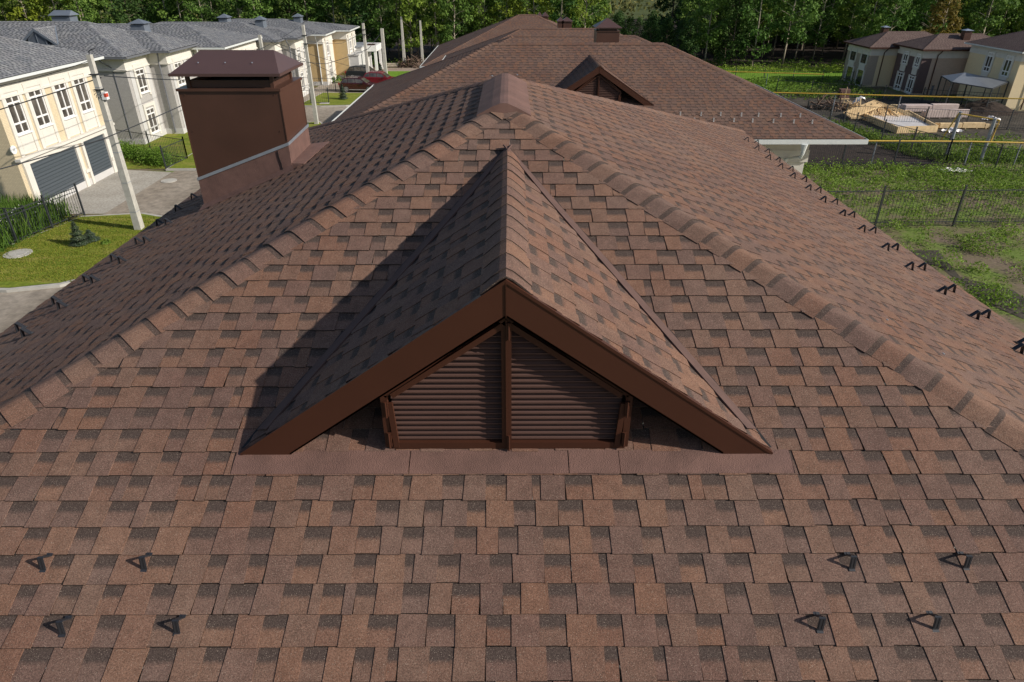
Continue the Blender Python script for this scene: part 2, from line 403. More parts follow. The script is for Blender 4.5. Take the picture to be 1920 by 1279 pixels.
    bk = MB(); bk.prism([V((cx-wl, yl+.06, zb)), V((cx+wl, yl+.06, zb)), V((cx+wl, yl+.06, zs)), V((cx, yl+.06, zt+.03)), V((cx-wl, yl+.06, zs))], (0, .01, 0))
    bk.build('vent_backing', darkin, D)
    return D
# ---------------------------------------------------------------- chimney (steel clad)
def chimney(parent, x0, x1, y0, y1, zf, ztop, m_box, m_cap, rise=.25, over=.11, strap=None, gap=.14):
    m = MB(); m.prism([V((x0, y0, zf(x0, y0)-.05)), V((x1, y0, zf(x1, y0)-.05)), V((x1, y0, ztop)), V((x0, y0, ztop))], (0, y1-y0, 0))
    for v in range(len(m.v)):
        x, y, z = m.v[v]
        if z < ztop-.01: m.v[v] = (x, y, zf(x, y)-.05)
    B = m.build('chimney', m_box, parent)
    m = MB(); e = .02; m.box(x0-e, x1+e, y0-e, y1+e, ztop-.02, ztop+.006)
    i = .09
    for a, b, c, d in ((x0+i, x1-i, y0+i, y0+i+.01), (x0+i, x1-i, y1-i-.01, y1-i), (x0+i, x0+i+.01, y0+i, y1-i), (x1-i-.01, x1-i, y0+i, y1-i)):
        m.box(a, b, c, d, ztop+.006, ztop+gap*.5)
    for x in (x0+i, x1-i):
        for y in (y0+i, y1-i): m.box(x-.02, x+.02, y-.02, y+.02, ztop, ztop+gap+.02)
    m.build('rim', m_box, B)
    m = MB(); m.box(x0+i+.02, x1-i-.02, y0+i+.02, y1-i-.02, ztop+.006, ztop+.03); m.build('flue_opening', darkin, B)
    z0 = ztop+gap; a = [V((x0-over, y0-over, z0)), V((x1+over, y0-over, z0)), V((x1+over, y1+over, z0)), V((x0-over, y1+over, z0))]
    hy = (y1-y0)/2+over; r0 = V((x0-over+.20, (y0+y1)/2, z0+rise)); r1 = V((x1+over-.17, (y0+y1)/2, z0+rise))
    if x1-x0 < (y1-y0)*1.1: r0 = r1 = V(((x0+x1)/2, (y0+y1)/2, z0+rise))
    m = MB()
    if r0 == r1: m.mesh(a+[r0], [(0, 1, 4), (1, 2, 4), (2, 3, 4), (3, 0, 4), (3, 2, 1, 0)])
    else: m.mesh(a+[r0, r1], [(0, 1, 5, 4), (1, 2, 5), (2, 3, 4, 5), (3, 0, 4), (3, 2, 1, 0)])
    for p, q in zip(a, a[1:]+a[:1]): m.bar(p+V((0, 0, -.008)), q+V((0, 0, -.008)), .012, .03)
    cap = m.build('chimney_cap', m_cap, B)
    return B, cap, (r0, r1)
# ================================================================ MAIN HOUSE
TB, TL, TR = math.tan(.3879), .4127, .4215
XA, AY, AZ = -.0516, 6.080, H-1.0642
A = V((XA, AY, AZ)); A2 = V((XA, 7.66, AZ)); XL, XR = -4.773, 5.294
def front_z(x, y): return AZ+TB*(y-AY)
def left_z(x, y): return AZ+TL*(x-XA)
def right_z(x, y): return AZ-TR*(x-XA)
nF = V((0, -TB, 1)).normalized(); nLf = V((-TL, 0, 1)).normalized(); nRt = V((TR, 0, 1)).normalized()
Lc = V((XL, 0, left_z(XL, 0))); Lc.y = AY-(AZ-Lc.z)/TB; Rc = V((XR, 0, right_z(XR, 0))); Rc.y = AY-(AZ-Rc.z)/TB
FE = min(Lc.z, Rc.z)
house = thing('brown_shingle_house', 'large house under brown hip roof in the foreground, with big louvred dormer in the middle', 'house', (0, 6, 0))
HB = []
def hp(o):   # parent with coordinates kept in world space
    o.location = o.location-V((0, 6, 0)); return o
dF = V((0, -1, -TB)).normalized(); dL = V((-1, 0, -TL)).normalized(); dR = V((1, 0, -TR)).normalized()
r1 = random.Random(3)
roof = MB()
O0 = V((0, 2.9102, H-2.3594))       # a course line measured on the photograph
shingles(roof, [A, Lc, V((XL, Lc.y-.2, Lc.z-.2*TB)), V((XR, Rc.y-.0, Rc.z)), Rc], dF, r1, origin=O0)
BL = V((XL, 13.4, Lc.z)); BRc = V((XR, 15.6, Rc.z))
shingles(roof, [A, A2, BL, Lc], dL, r1, origin=A)
shingles(roof, [A, Rc, BRc, A2], dR, r1, origin=A)
nB = pnorm(A2, BRc, BL)
shingles(roof, [A2, BRc, BL], V((nB.x, nB.y, 0))-nB*nB.dot(V((nB.x, nB.y, 0))), r1, origin=A2)
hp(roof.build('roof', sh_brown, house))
m = MB(); caps(m, A, A+(Lc-A)*1.0, nLf, nF, r1, w=.155, ex=.186, lift=.008); hp(m.build('hip_cap', sh_brown, house))
m = MB(); caps(m, A, Rc, nF, nRt, r1, w=.155, ex=.186, lift=.008); hp(m.build('hip_cap', sh_brown, house))
m = MB(); caps(m, A2, BL, nLf, nB, r1, w=.13, ex=.172, lift=.012); hp(m.build('hip_cap', sh_brown, house))
m = MB(); caps(m, A2, BRc, nB, nRt, r1, w=.13, ex=.172, lift=.012); hp(m.build('hip_cap', sh_brown, house))
# ridge piece: one wide smooth bent sheet
m = MB()
for y0, y1, zz, ww in ((5.93, 7.74, .032, .235),):
    def sc(y, h): return [V((XA-ww, y, AZ-TL*ww+h)), V((XA-ww*.45, y, AZ-TL*ww*.45+h+.012)), V((XA-ww*.15, y, AZ-TL*ww*.15+h+.012)), V((XA, y, AZ+h)), V((XA+ww*.15, y, AZ-TR*ww*.15+h+.012)), V((XA+ww*.45, y, AZ-TR*ww*.45+h+.012)), V((XA+ww, y, AZ-TR*ww+h))]
    a, b, lo = sc(y0, zz), sc(y1, zz), sc(y0-.01, zz-.085)
    for k in range(6): m.face([a[k], a[k+1], b[k+1], b[k]]); m.face([lo[k], lo[k+1], a[k+1], a[k]])
    for k in (0, 6): m.face([a[k], b[k], b[k]+V((0, 0, -.034)), a[k]+V((0, 0, -.034))])
hp(m.build('ridge_cap', cover_strip, house))
D = hp(dormer(house, -.02, 2.925, front_z(0, 2.925), 1.47, 1.045, TB, r1))
# starter strip below the dormer, in four overlapping lengths
ys = lambda s: O0+dF*s
def strip(xa, xb, skew, h, wav=0):
    m = MB(); n = max(2, int((xb-xa)/.06))
    def P(x, s, hh): return V((x, 0, 0))+V((0, O0.y, O0.z))+dF*s+nF*hh
    rows = [(-.004, .010), (.04, .013), (.09, .014), (.142, .014)]
    def X(i, s): return xa+(xb-xa)*i/n+skew*s*(1 if xa+(xb-xa)*i/n > 0 else -1)*0
    def hw_(x, s): return (wav*math.sin(x*21+s*9)*math.sin(x*7+1)*(s/.14) if wav else 0)
    for i in range(n):
        for (sa, ha), (sb, hb) in zip(rows[:-1], rows[1:]):
            x0, x1 = X(i, 0), X(i+1, 0)
            m.face([P(x0, sb, hb+h+hw_(x0, sb)), P(x1, sb, hb+h+hw_(x1, sb)), P(x1, sa, ha+h+hw_(x1, sa)), P(x0, sa, ha+h+hw_(x0, sa))])
        m.face([P(X(i, 0), .142, -.0), P(X(i+1, 0), .142, -.0), P(X(i+1, 0), .142, .014+h+hw_(X(i+1, 0), .142)), P(X(i, 0), .142, .014+h+hw_(X(i, 0), .142))])
    for i in (0, n): m.face([P(X(i, 0), -.004, 0), P(X(i, 0), .142, 0), P(X(i, 0), .142, .014+h), P(X(i, 0), -.004, .010+h)])
    return hp(m.build('apron_strip', cover_strip, house))
strip(-1.515, -.556, 0, .001); strip(-.55, .316, 0, .0); strip(.321, .596, 0, .003); strip(.60, 1.545, 0, .001, .005)
# walls below the eaves
m = MB(); m.box(XL+.55, XR-.55, Lc.y+.3, 12.7, 0, FE-.12); hp(m.build('wall', cream, house))
m = MB(); m.box(XL+.03, XR-.03, Lc.y, 13.3, FE-.14, FE-.10); hp(m.build('eave_soffit', whitepl, house))
for x, y0, y1, z in ((XL-.0, Lc.y, 13.4, Lc.z-.07), (XR+.0, Rc.y, 15.6, Rc.z-.07)):
    m = MB()
    for a, b in (((-.06, -.02), (-.05, -.1)), ((-.05, -.1), (.05, -.1)), ((.05, -.1), (.06, -.02))):
        m.prism([V((x+a[0], y0, z+a[1])), V((x+b[0], y0, z+b[1])), V((x+b[0], y0, z+b[1]-.006)), V((x+a[0]-.004, y0, z+a[1]-.006))], (0, y1-y0, 0))
    hp(m.build('gutter', brownmetal, house))
# chimney
B, cap, (ra, rb) = chimney(house, -3.66, -2.55, 7.75, 8.60, left_z, 11.30, brownmetal2, capmetal, rise=.195, over=.045, gap=.16)
hp(B)
m = MB(); e = .008
def wallpt(x, y, h): return V((x, y, left_z(x, y)+h))
pts = [(-3.66-e, 8.60+e), (-3.66-e, 7.75-e), (-2.55+e, 7.75-e), (-2.55+e, 8.60+e)]
hs = [.36, .36, .30, .33]
for i in range(4):
    a, b = pts[i], pts[(i+1) % 4]; ha, hb = hs[i], hs[(i+1) % 4]
    n = 10
    for j in range(n):
        t0, t1 = j/n, (j+1)/n; q = lambda t, h: wallpt(a[0]+(b[0]-a[0])*t, a[1]+(b[1]-a[1])*t, h)
        hh = lambda t: ha+(hb-ha)*t
        m.face([q(t0, -.03), q(t1, -.03), q(t1, hh(t1)), q(t0, hh(t0))])
m.build('flashing', membrane, B)
m = MB(); e2 = .014
pts2 = [(-3.66-e2, 8.60+e2), (-3.66-e2, 7.75-e2), (-2.55+e2, 7.75-e2), (-2.55+e2, 8.60+e2)]
for i in range(3):
    a = wallpt(*pts2[i], hs[i]); b = wallpt(*pts2[i+1], hs[i+1]); m.bar(a, b, .008, .032)
a = wallpt(*pts2[3], hs[3]); b = wallpt(*pts2[0], hs[0]); m.bar(a, b, .008, .032)
m.build('clamp_strap', zinc, B)
m = MB()     # flared membrane skirt and a sealed cut near the corner
for (x, y, dx, dy) in ((-2.55, 8.6, .22, .05), (-2.55, 7.75, .16, 0), (-2.55, 8.2, .17, 0)):
    pass
P = [(-2.545, 7.75), (-2.545, 8.62), (-2.33, 8.74), (-2.40, 7.74)]
m.face([wallpt(*P[0], .08), wallpt(*P[3], .016), wallpt(*P[2], .016), wallpt(*P[1], .10)])
m.face([wallpt(-2.545, 7.75, .08), wallpt(-2.40, 7.74, .016), wallpt(-2.545, 7.74, -.01)]); m.face([wallpt(-2.40, 7.74, .016), wallpt(-2.33, 8.74, .016), wallpt(-2.33, 8.74, 0), wallpt(-2.40, 7.74, 0)])
P = [(-3.68, 7.745), (-2.53, 7.745), (-2.50, 7.66), (-3.72, 7.66)]
m.face([wallpt(*P[3], .012), wallpt(*P[2], .012), wallpt(*P[1], .06), wallpt(*P[0], .06)])
m.build('flashing_skirt', membrane, B)
m = MB(); pa = [(-2.68, .28), (-2.675, .2), (-2.66, .12), (-2.655, .03)]
for (xa, h1), (xb, h2) in zip(pa[:-1], pa[1:]): m.bar(wallpt(xa, 7.738, h1), wallpt(xb, 7.738, h2), .010, .006)
m.build('sealant_seam', sealant_and_shade, B)
for i in range(3):
    m = MB(); t = .22+.25*i; p = V((-3.70+1.19*t+.0, 7.705, 11.46))+V((0, .47*.4, .235*.4)); nn = V((0, -.235, .47)).normalized()
    m.tube([p, p+nn*.006], .008, 8); m.build('bolt', zinc, cap)
for (x, y) in ((-3.66, 7.75), (-2.55, 7.75), (-2.55, 8.60)):     # folded seams and rivets
    m = MB(); m.bar((x, y, left_z(x, y)+.34), (x, y, 11.28), .010 if x != -3.10 else .004); m.build('seam', brownmetal2, B)
for x in (-3.60, -2.61):
    for zz in (10.85, 11.24): m = MB(); m.tube([(x, 7.752, zz), (x, 7.743, zz)], .006, 8); m.build('rivet', brownmetal2, B)
for (u, v) in ((1658, 607), (1763, 671), (921, 149), (968, 146)):
    p = onplane(u, v, A, nRt)+nRt*.03; m = MB(); m.tube([p, p+nRt*.006], .009, 8); hp(m.build('nail_head', zinc, house))
# snow guards
gp = guard_mesh().build('snow_guard', guardmetal); gp.hide_render = False
for (u, v) in [(88, 1058), (276, 1057), (124, 1177), (338, 1175), (1592, 1056), (1805, 1055), (1533, 1170), (1747, 1168)]:
    p = onplane(u, v, A, nF); place_guard(gp, p, dF, nF, house, .84)
ox, oy, k = 1380, 240, 1/2.907
for (u, v) in [(55, 75), (110, 90), (112, 122), (170, 138), (175, 172), (227, 186), (240, 222), (297, 236), (307, 274), (370, 292), (392, 340), (447, 352), (472, 404), (536, 417), (577, 480), (628, 488), (682, 566), (742, 574), (810, 666), (862, 666), (940, 772), (1008, 774), (1117, 907), (1167, 894), (1293, 1042), (1352, 1034), (1553, 1190), (1530, 1225)]:
    p = onplane(ox+u*k, oy+v*k, A, nRt); place_guard(gp, p, dR, nRt, house, 1.12)
k = 1/3.198
for (u, v) in [(1165, 300), (1070, 370), (960, 458), (1012, 455), (835, 570), (885, 565), (690, 672), (737, 687), (528, 797), (575, 805), (345, 930), (380, 960), (133, 1090), (168, 1125)]:
    p = onplane(u*k, 280+v*k, A, nLf); place_guard(gp, p, dL, nLf, house, 1.05)
# ================================================================ BROWN ROOFED ROW BEHIND
S = TB
def hip_house(name, label, x0, x1, y0, y1, ze, wallm, seed, shm=sh_far, relief=.8, gut=whitegut, back=True, cat='house', over=.55, slopes='FLRB', group=None, E=.145, tw=(.105, .165), capw=.13):
    """hip roofed house; eave rectangle x0..x1, y0..y1 at height ze; ridge along the longer side"""
    t = thing(name, label, cat, ((x0+x1)/2, (y0+y1)/2, 0), group); o = V(((x0+x1)/2, (y0+y1)/2, 0)); rr = random.Random(seed)
    def fix(q): q.location = q.location-o; return q
    a, b, c, d = V((x0, y0, ze)), V((x1, y0, ze)), V((x1, y1, ze)), V((x0, y1, ze))
    if x1-x0 >= y1-y0: h = (y1-y0)/2; p, q = V((x0+h, y0+h, ze+S*h)), V((x1-h, y0+h, ze+S*h)); F = [p, a, b, q]; Rr = [q, b, c]; Bk = [q, c, d, p]; Ll = [p, d, a]; hips = [(p, a, 'LF'), (q, b, 'FR'), (q, c, 'RB'), (p, d, 'BL')]
    else: h = (x1-x0)/2; p, q = V((x0+h, y0+h, ze+S*h)), V((x0+h, y1-h, ze+S*h)); F = [p, a, b]; Rr = [q, p, b, c]; Bk = [q, c, d]; Ll = [p, q, d, a]; hips = [(p, a, 'LF'), (p, b, 'FR'), (q, c, 'RB'), (q, d, 'BL')]
    N = dict(F=V((0, -S, 1)).normalized(), B=V((0, S, 1)).normalized(), L=V((-S, 0, 1)).normalized(), R=V((S, 0, 1)).normalized())
    dn = dict(F=V((0, -1, -S)), B=V((0, 1, -S)), L=V((-1, 0, -S)), R=V((1, 0, -S)))
    m = MB()
    for kk, poly in (('F', F), ('R', Rr), ('B', Bk), ('L', Ll)):
        shingles(m, poly, dn[kk].normalized(), rr, relief=relief if kk in slopes else 0, origin=poly[0], E=E if kk in slopes else E*2, tw=tw if kk in slopes else (.3, .5))
    m.box(x0+.02, x1-.02, y0+.02, y1-.02, ze-.16, ze-.02)
    rf = fix(m.build('roof', shm, t))
    m = MB()
    for pp, qq, s in hips: caps(m, pp, qq, N[s[0]], N[s[1]], rr, w=capw, ex=.172 if relief else .35, lift=.012, dark=.5)
    if (p-q).length > .1:
        s = 'FB' if x1-x0 >= y1-y0 else 'LR'; caps(m, p+V((0, 0, .01)), q+V((0, 0, .01)), N[s[0]], N[s[1]], rr, w=capw, ex=.2 if relief else .4, lift=.012, dark=.5)
    m.build('hip_cap', shm, rf)
    m = MB(); m.box(x0+over, x1-over, y0+over, y1-over, 0, ze-.16); fix(m.build('wall', wallm, t))
    m = MB(); m.box(x0+over-.06, x1-over+.06, y0+over-.06, y1-over+.06, ze-.9, ze-.55); m.box(x0+over-.03, x1-over+.03, y0+over-.03, y1-over+.03, ze-.55, ze-.17); fix(m.build('frieze', cream, t))
    m = MB(); gw = .085
    for (xa, xb, ya, yb) in ((x0-gw, x1+gw, y0-gw, y0), (x0-gw, x1+gw, y1, y1+gw), (x0-gw, x0, y0, y1), (x1, x1+gw, y0, y1)):
        m.box(xa, xb, ya, yb, ze-.13, ze-.12); 
        if xb-xa > yb-ya: yo = ya if ya < y0 else yb; m.box(xa, xb, yo-.005, yo+.005, ze-.13, ze+.0)
        else: xo = xa if xa < x0 else xb; m.box(xo-.005, xo+.005, ya, yb, ze-.13, ze+.0)
    fix(m.build('gutter', gut, t))
    def zf(x, y): return ze+S*max(0, min(x-x0, x1-x, y-y0, y1-y))
    return t, fix, zf, o, (p, q)
t2, fx, zf2, o2, _ = hip_house('brown_roofed_house', 'brown hip roofed house right behind the foreground roof, with pyramid capped chimney on its ridge', -5.4, 9.8, 18.7, 28.3, 8.3, cream, 11, relief=.8, slopes='FL', over=1.05)
h2 = t2
fx(dormer(t2, 2.55, 20.22, 8.3+S*1.52, 1.65, 1.06, S, random.Random(5), full=False, shm=sh_far))
B2, _, _ = chimney(t2, 2.9, 3.66, 24.3, 25.1, lambda x, y: zf2(x, y), 10.56, brownmetal2, capmetal, rise=.27, over=.06, gap=.11); fx(B2)
m = MB(); m.tube([(8.15, 18.64, 8.17), (8.15, 18.64, 8.05), (8.15, 18.64, 7.9)], .10, 10, r2=.05); m.tube([(8.15, 18.64, 7.9), (8.15, 18.7, 7.8), (8.15, 19.7, 7.5), (8.15, 19.7, .2)], .05, 8); fx(m.build('downpipe', whitegut, t2))
gp2 = guard_mesh().build('snow_guard', guardpale)
nF2 = V((0, -S, 1)).normalized(); dF2 = V((0, -1, -S)).normalized()
k = 1/3.84
for (u, v) in [(518, 590), (668, 592), (808, 592), (957, 596), (1080, 598), (1240, 600), (1380, 602), (618, 634), (757, 635), (903, 636), (1037, 639), (1187, 642), (1333, 646), (1466, 648)]:
    p = onplane(1140+u*k, 62+v*k, V((0, 18.7, 8.3)), nF2); place_guard(gp2, p, dF2, nF2, t2, 1.15)
bpy.data.objects.remove(gp); bpy.data.objects.remove(gp2)
t3, fx, zf3, _, _ = hip_house('brown_roofed_house', 'third brown hip roof in the row, just behind the roof with the pyramid capped chimney', -4.3, 10.2, 28.9, 37.8, 7.83, cream, 12, slopes='FL', relief=.45)
t4, fx, zf4, _, _ = hip_house('brown_roofed_house', 'fourth brown hip roof in the row, carrying two small roof vents and paired chimneys', -4.2, 10.6, 38.3, 48, 7.22, cream, 13, slopes='FL', relief=.45)
for (u, v) in ((1027, 61), (1066, 61)):
    p = gy(u, v, 41); z = zf4(p.x, p.y); s = .38 if u < 1040 else .26
    m = MB(); m.mesh([(p.x-s, p.y-.2, z-.05), (p.x+s, p.y-.2, z-.05), (p.x, p.y-.2, z+s*.75), (p.x, p.y+1.1, z+s*.75+.02), (p.x-s, p.y+.2, z-.02), (p.x+s, p.y+.2, z-.02)], [(0, 1, 2), (0, 2, 3, 4), (1, 5, 3, 2)]); fx(m.build('roof_vent', brownmetal2, t4))
for (u0, u1) in ((1046, 1056), (1054, 1072)):
    a, b = gy(u0, 52, 45), gy(u1, 52, 45); Bc, _, _ = chimney(t4, a.x, b.x, 45, 45.7, zf4, gy(1050, 43, 45).z, brownmetal2, capmetal, rise=.22, over=.05, gap=.08); fx(Bc)
t5, fx, zf5, _, _ = hip_house('brown_roofed_house', 'farthest brown hip roof at the end of the row, in front of the forest', -6.3, 9.0, 50.5, 64.5, 6.22, cream, 14, slopes='FL', relief=.45)
for (u0, u1) in ((1008, 1016), (1017, 1028)):
    a, b = gy(u0, 38, 58), gy(u1, 38, 58); Bc, _, _ = chimney(t5, a.x, b.x, 58, 58.7, zf5, gy(1020, 33, 58).z, brownmetal2, capmetal, rise=.3, over=.05, gap=.08); fx(Bc)
# ================================================================ GROUND, ROAD, LAWNS
def ground_mat(name, stops, sc, sc2=None, rough=.95, bmp=.5, stretch=None):
    m, t, b = nodes(name); n = noise(t, sc, 6, .62, stretch=stretch)
    c = ramp(t, n, stops)
    if sc2: c = mix(t, c, ramp(t, noise(t, sc2, 3, .7), [(.3, g(.72)), (.7, g(1.3))]), 1, 'MULTIPLY')
    t.links.new(c, b.inputs['Base Color']); b.inputs['Roughness'].default_value = rough; b.inputs['Specular IOR Level'].default_value = .2
    if bmp: bump(t, b, noise(t, sc*4, 4), bmp, .05)
    return m
soil_m = ground_mat('weedy soil', [(.38, (.16, .12, .085)), (.50, (.13, .12, .055)), (.60, (.125, .17, .035)), (.7, (.11, .165, .03))], .45, 7)
lawn_m = ground_mat('mown lawn', [(.3, (.11, .155, .014)), (.5, (.16, .195, .02)), (.62, (.22, .215, .04)), (.75, (.30, .24, .075))], .9, 6, stretch=(.6, 1.8, 1))
meadow_m = ground_mat('bright meadow', [(.3, (.10, .19, .012)), (.6, (.13, .24, .018)), (.8, (.17, .25, .03))], .5, 3)
asph_m = ground_mat('worn road asphalt', [(.3, (.20, .168, .13)), (.5, (.27, .23, .185)), (.7, (.34, .295, .24))], .3, 2.2, bmp=0, stretch=(1.3, .7, 1))
conc_m = ground_mat('driveway concrete', [(.3, (.30, .275, .235)), (.7, (.40, .375, .33))], .8, 8, bmp=.1)
dark_m = ground_mat('dug dark soil', [(.3, (.022, .016, .013)), (.6, (.042, .03, .024)), (.8, (.06, .045, .035))], 1.6, 9, bmp=1)
site_m = ground_mat('building site soil', [(.3, (.035, .03, .024)), (.55, (.065, .055, .043)), (.75, (.10, .085, .065))], .8, 5, bmp=.8)
path_m = ground_mat('pinkish dirt road', [(.3, (.25, .19, .15)), (.7, (.34, .27, .22))], .6, 5, bmp=.2)
def sheet(name, pts, z, m, th=0):
    b = MB(); P = [V((x, y, z)) for x, y in pts]
    a = sum(P[i].x*P[(i+1) % len(P)].y-P[(i+1) % len(P)].x*P[i].y for i in range(len(P)))
    if a < 0: P.reverse()
    if th: b.prism([p for p in P[::-1]], (0, 0, -th))
    else: b.face(P)
    return struct(b.build(name, m))
def rounded(x0, x1, y0, y1, r, n=6):
    out = []
    for cx, cy, a0 in ((x1-r, y0+r, -90), (x1-r, y1-r, 0), (x0+r, y1-r, 90), (x0+r, y0+r, 180)):
        for i in range(n+1): a = R(a0+90*i/n); out.append((cx+r*math.cos(a), cy+r*math.sin(a)))
    return out
sheet('ground', [(-400, -40), (400, -40), (400, 700), (-400, 700)], 0, soil_m)
sheet('road', [(-27.3, 20), (2, 20), (2, 98), (-22, 98), (-23.3, 60), (-23.3, 36), (-27.3, 27)], .004, asph_m)
sheet('driveway', [(-27.3, 36.9), (-23.35, 36.9), (-23.35, 45.7), (-27.3, 46.4)], .010, conc_m)
sheet('driveway_apron', [(-23.35, 36.4), (-16, 36.4), (-16, 45.6), (-23.35, 45.6)], .008, asph_m)
def island(pts, m=None, kerb=True):
    if kerb:
        o = sheet('kerb', pts, .13, kerbm, .16)
    cx = sum(p[0] for p in pts)/len(pts); cy = sum(p[1] for p in pts)/len(pts)
    ins = []
    for (x, y) in pts:
        d = math.hypot(x-cx, y-cy); ins.append((x-(x-cx)/d*.22, y-(y-cy)/d*.22))
    sheet('lawn', ins, .15, m or lawn_m)
island([(-25.6, 31), (-26.4, 27.4), (-24, 26.45), (-22, 26.35), (-20, 26.9), (-18.6, 28.2), (-17.8, 31), (-18.0, 34), (-19.2, 36.0), (-21.0, 36.75), (-24.2, 36.2)])
island([(-23.9, 46.0)]+[(-17.2, 46), (-16.3, 47), (-16.1, 58), (-16.5, 60.8), (-17.2, 62.2), (-18.0, 61.8), (-20, 61.5), (-22, 61.5), (-24, 60)])
island([(-21.5, 69.8), (-19, 69.6), (-16.5, 69.9), (-14, 71), (-13, 74), (-14, 77.4), (-20.8, 77.6)])
island([(-17.5, 87.5), (-13, 87.5), (-9, 90), (-9, 94.5), (-18, 94.5)], meadow_m, False)
sheet('lawn', [(-40, 46.8), (-29.2, 46.6), (-24, 46.6), (-24.1, 58), (-27, 62), (-40, 62)], .014, lawn_m)
sheet('path', [(-22, 94.6), (0, 94.6), (4, 99.5), (-22, 98.5)], .012, path_m)
sheet('meadow', [(20, 80), (29, 76), (36, 82), (41, 88), (60, 92), (60, 103), (14, 103)], .006, meadow_m)
sheet('soil_plot', [(19.5, 46.2), (31.6, 46.2), (31.2, 49.5), (29.2, 53), (27.2, 58.5), (24.5, 60.5), (19.5, 58)], .012, dark_m)
sheet('building_site', [(27, 62), (32, 56.5), (44, 55.5), (60, 56), (62, 67.3), (48, 67.6), (40, 79), (30, 79)], .008, site_m)
sheet('forest_floor', [(20, 98.6), (400, 98.6), (400, 420), (-400, 420), (-400, 88), (-60, 92), (-45, 99.5), (20, 99.5)], .010, dark_m)
sheet('bare_path', [tuple(gz(*p)[:2]) for p in ((1690, 470), (1760, 470), (1800, 520), (1900, 545), (1920, 560), (1920, 600), (1850, 570), (1760, 500), (1690, 490))], .010, site_m)
# manhole covers
for (u, v, lb) in ((36, 482, 'round grey manhole cover in the lawn by the road'), (317, 340, 'round concrete manhole cover in the driveway'),):
    p = gz(u, v); m = MB(); z0 = .15 if u < 100 else .012
    m.tube([(p.x, p.y, z0-.05), (p.x, p.y, z0+.03)], .62 if u < 100 else .5, 28); m.tube([(p.x, p.y, z0+.03), (p.x, p.y, z0+.045)], .40, 24)
    m.box(p.x-.05, p.x+.05, p.y-.3, p.y-.24, z0+.045, z0+.055)
    tag(m.build('manhole_cover', kerbm), lb, 'manhole cover')
for (u, v, lb) in ((706, 1, ''),): pass
p = gz(728, 98+0); 
m = MB(); q = gz(609, 197.5); m.box(q.x-.45, q.x+.45, q.y-.3, q.y+.3, .10, .18); m.box(q.x-.3, q.x+.3, q.y-.2, q.y+.2, .18, .20)
tag(m.build('drain_cover', kerbm), 'flat concrete drain cover in the lawn near the small spruce', 'drain cover')
# ================================================================ LEFT ROW OF GREY ROOFED HOUSES
def fac_window(t, fix, x, y0, y1, z0, z1, rows=(.22, .78), depth=.12, frame=whitepl, panel=True, label=None):
    """window in a wall facing +x"""
    m = MB(); f = .065
    m.box(x, x+.05, y0, y1, z1-f, z1); m.box(x, x+.05, y0, y1, z0, z0+f)
    for a, b in ((y0, y0+f), (y1-f, y1), ((y0+y1)/2-f*.6, (y0+y1)/2+f*.6)): m.box(x+.002, x+.052, a, b, z0+.003, z1-.003)
    for r in rows: zz = z0+(z1-z0)*r; m.box(x+.001, x+.053, y0+.002, y1-.002, zz-f*.7, zz+f*.7)
    o = fix(m.build('window', frame, t))
    m = MB(); m.box(x-.01, x+.015, y0+.04, y1-.04, z0+.04, z1-.04); m.build('pane', glass_m, o)
    m = MB(); m.box(x, x+.14, y0-.08, y1+.08, z0-.08, z0-.0); m.build('sill', whitepl, o)
    m = MB()
    for a, b in ((y0-.28, y0-.03), (y1+.03, y1+.28)): m.box(x-.002, x+.09, a, b, z0-(1.15 if panel else .3), z1+.15)
    m.box(x-.002, x+.10, y0-.28, y1+.28, z1+.15, z1+.42)
    if panel: m.box(x-.002, x+.03, y0-.03, y1+.03, z0-1.1, z0-.08); m.box(x+.03, x+.045, y0+.12, y1-.12, z0-.95, z0-.22)
    m.build('surround', cream, o); return o
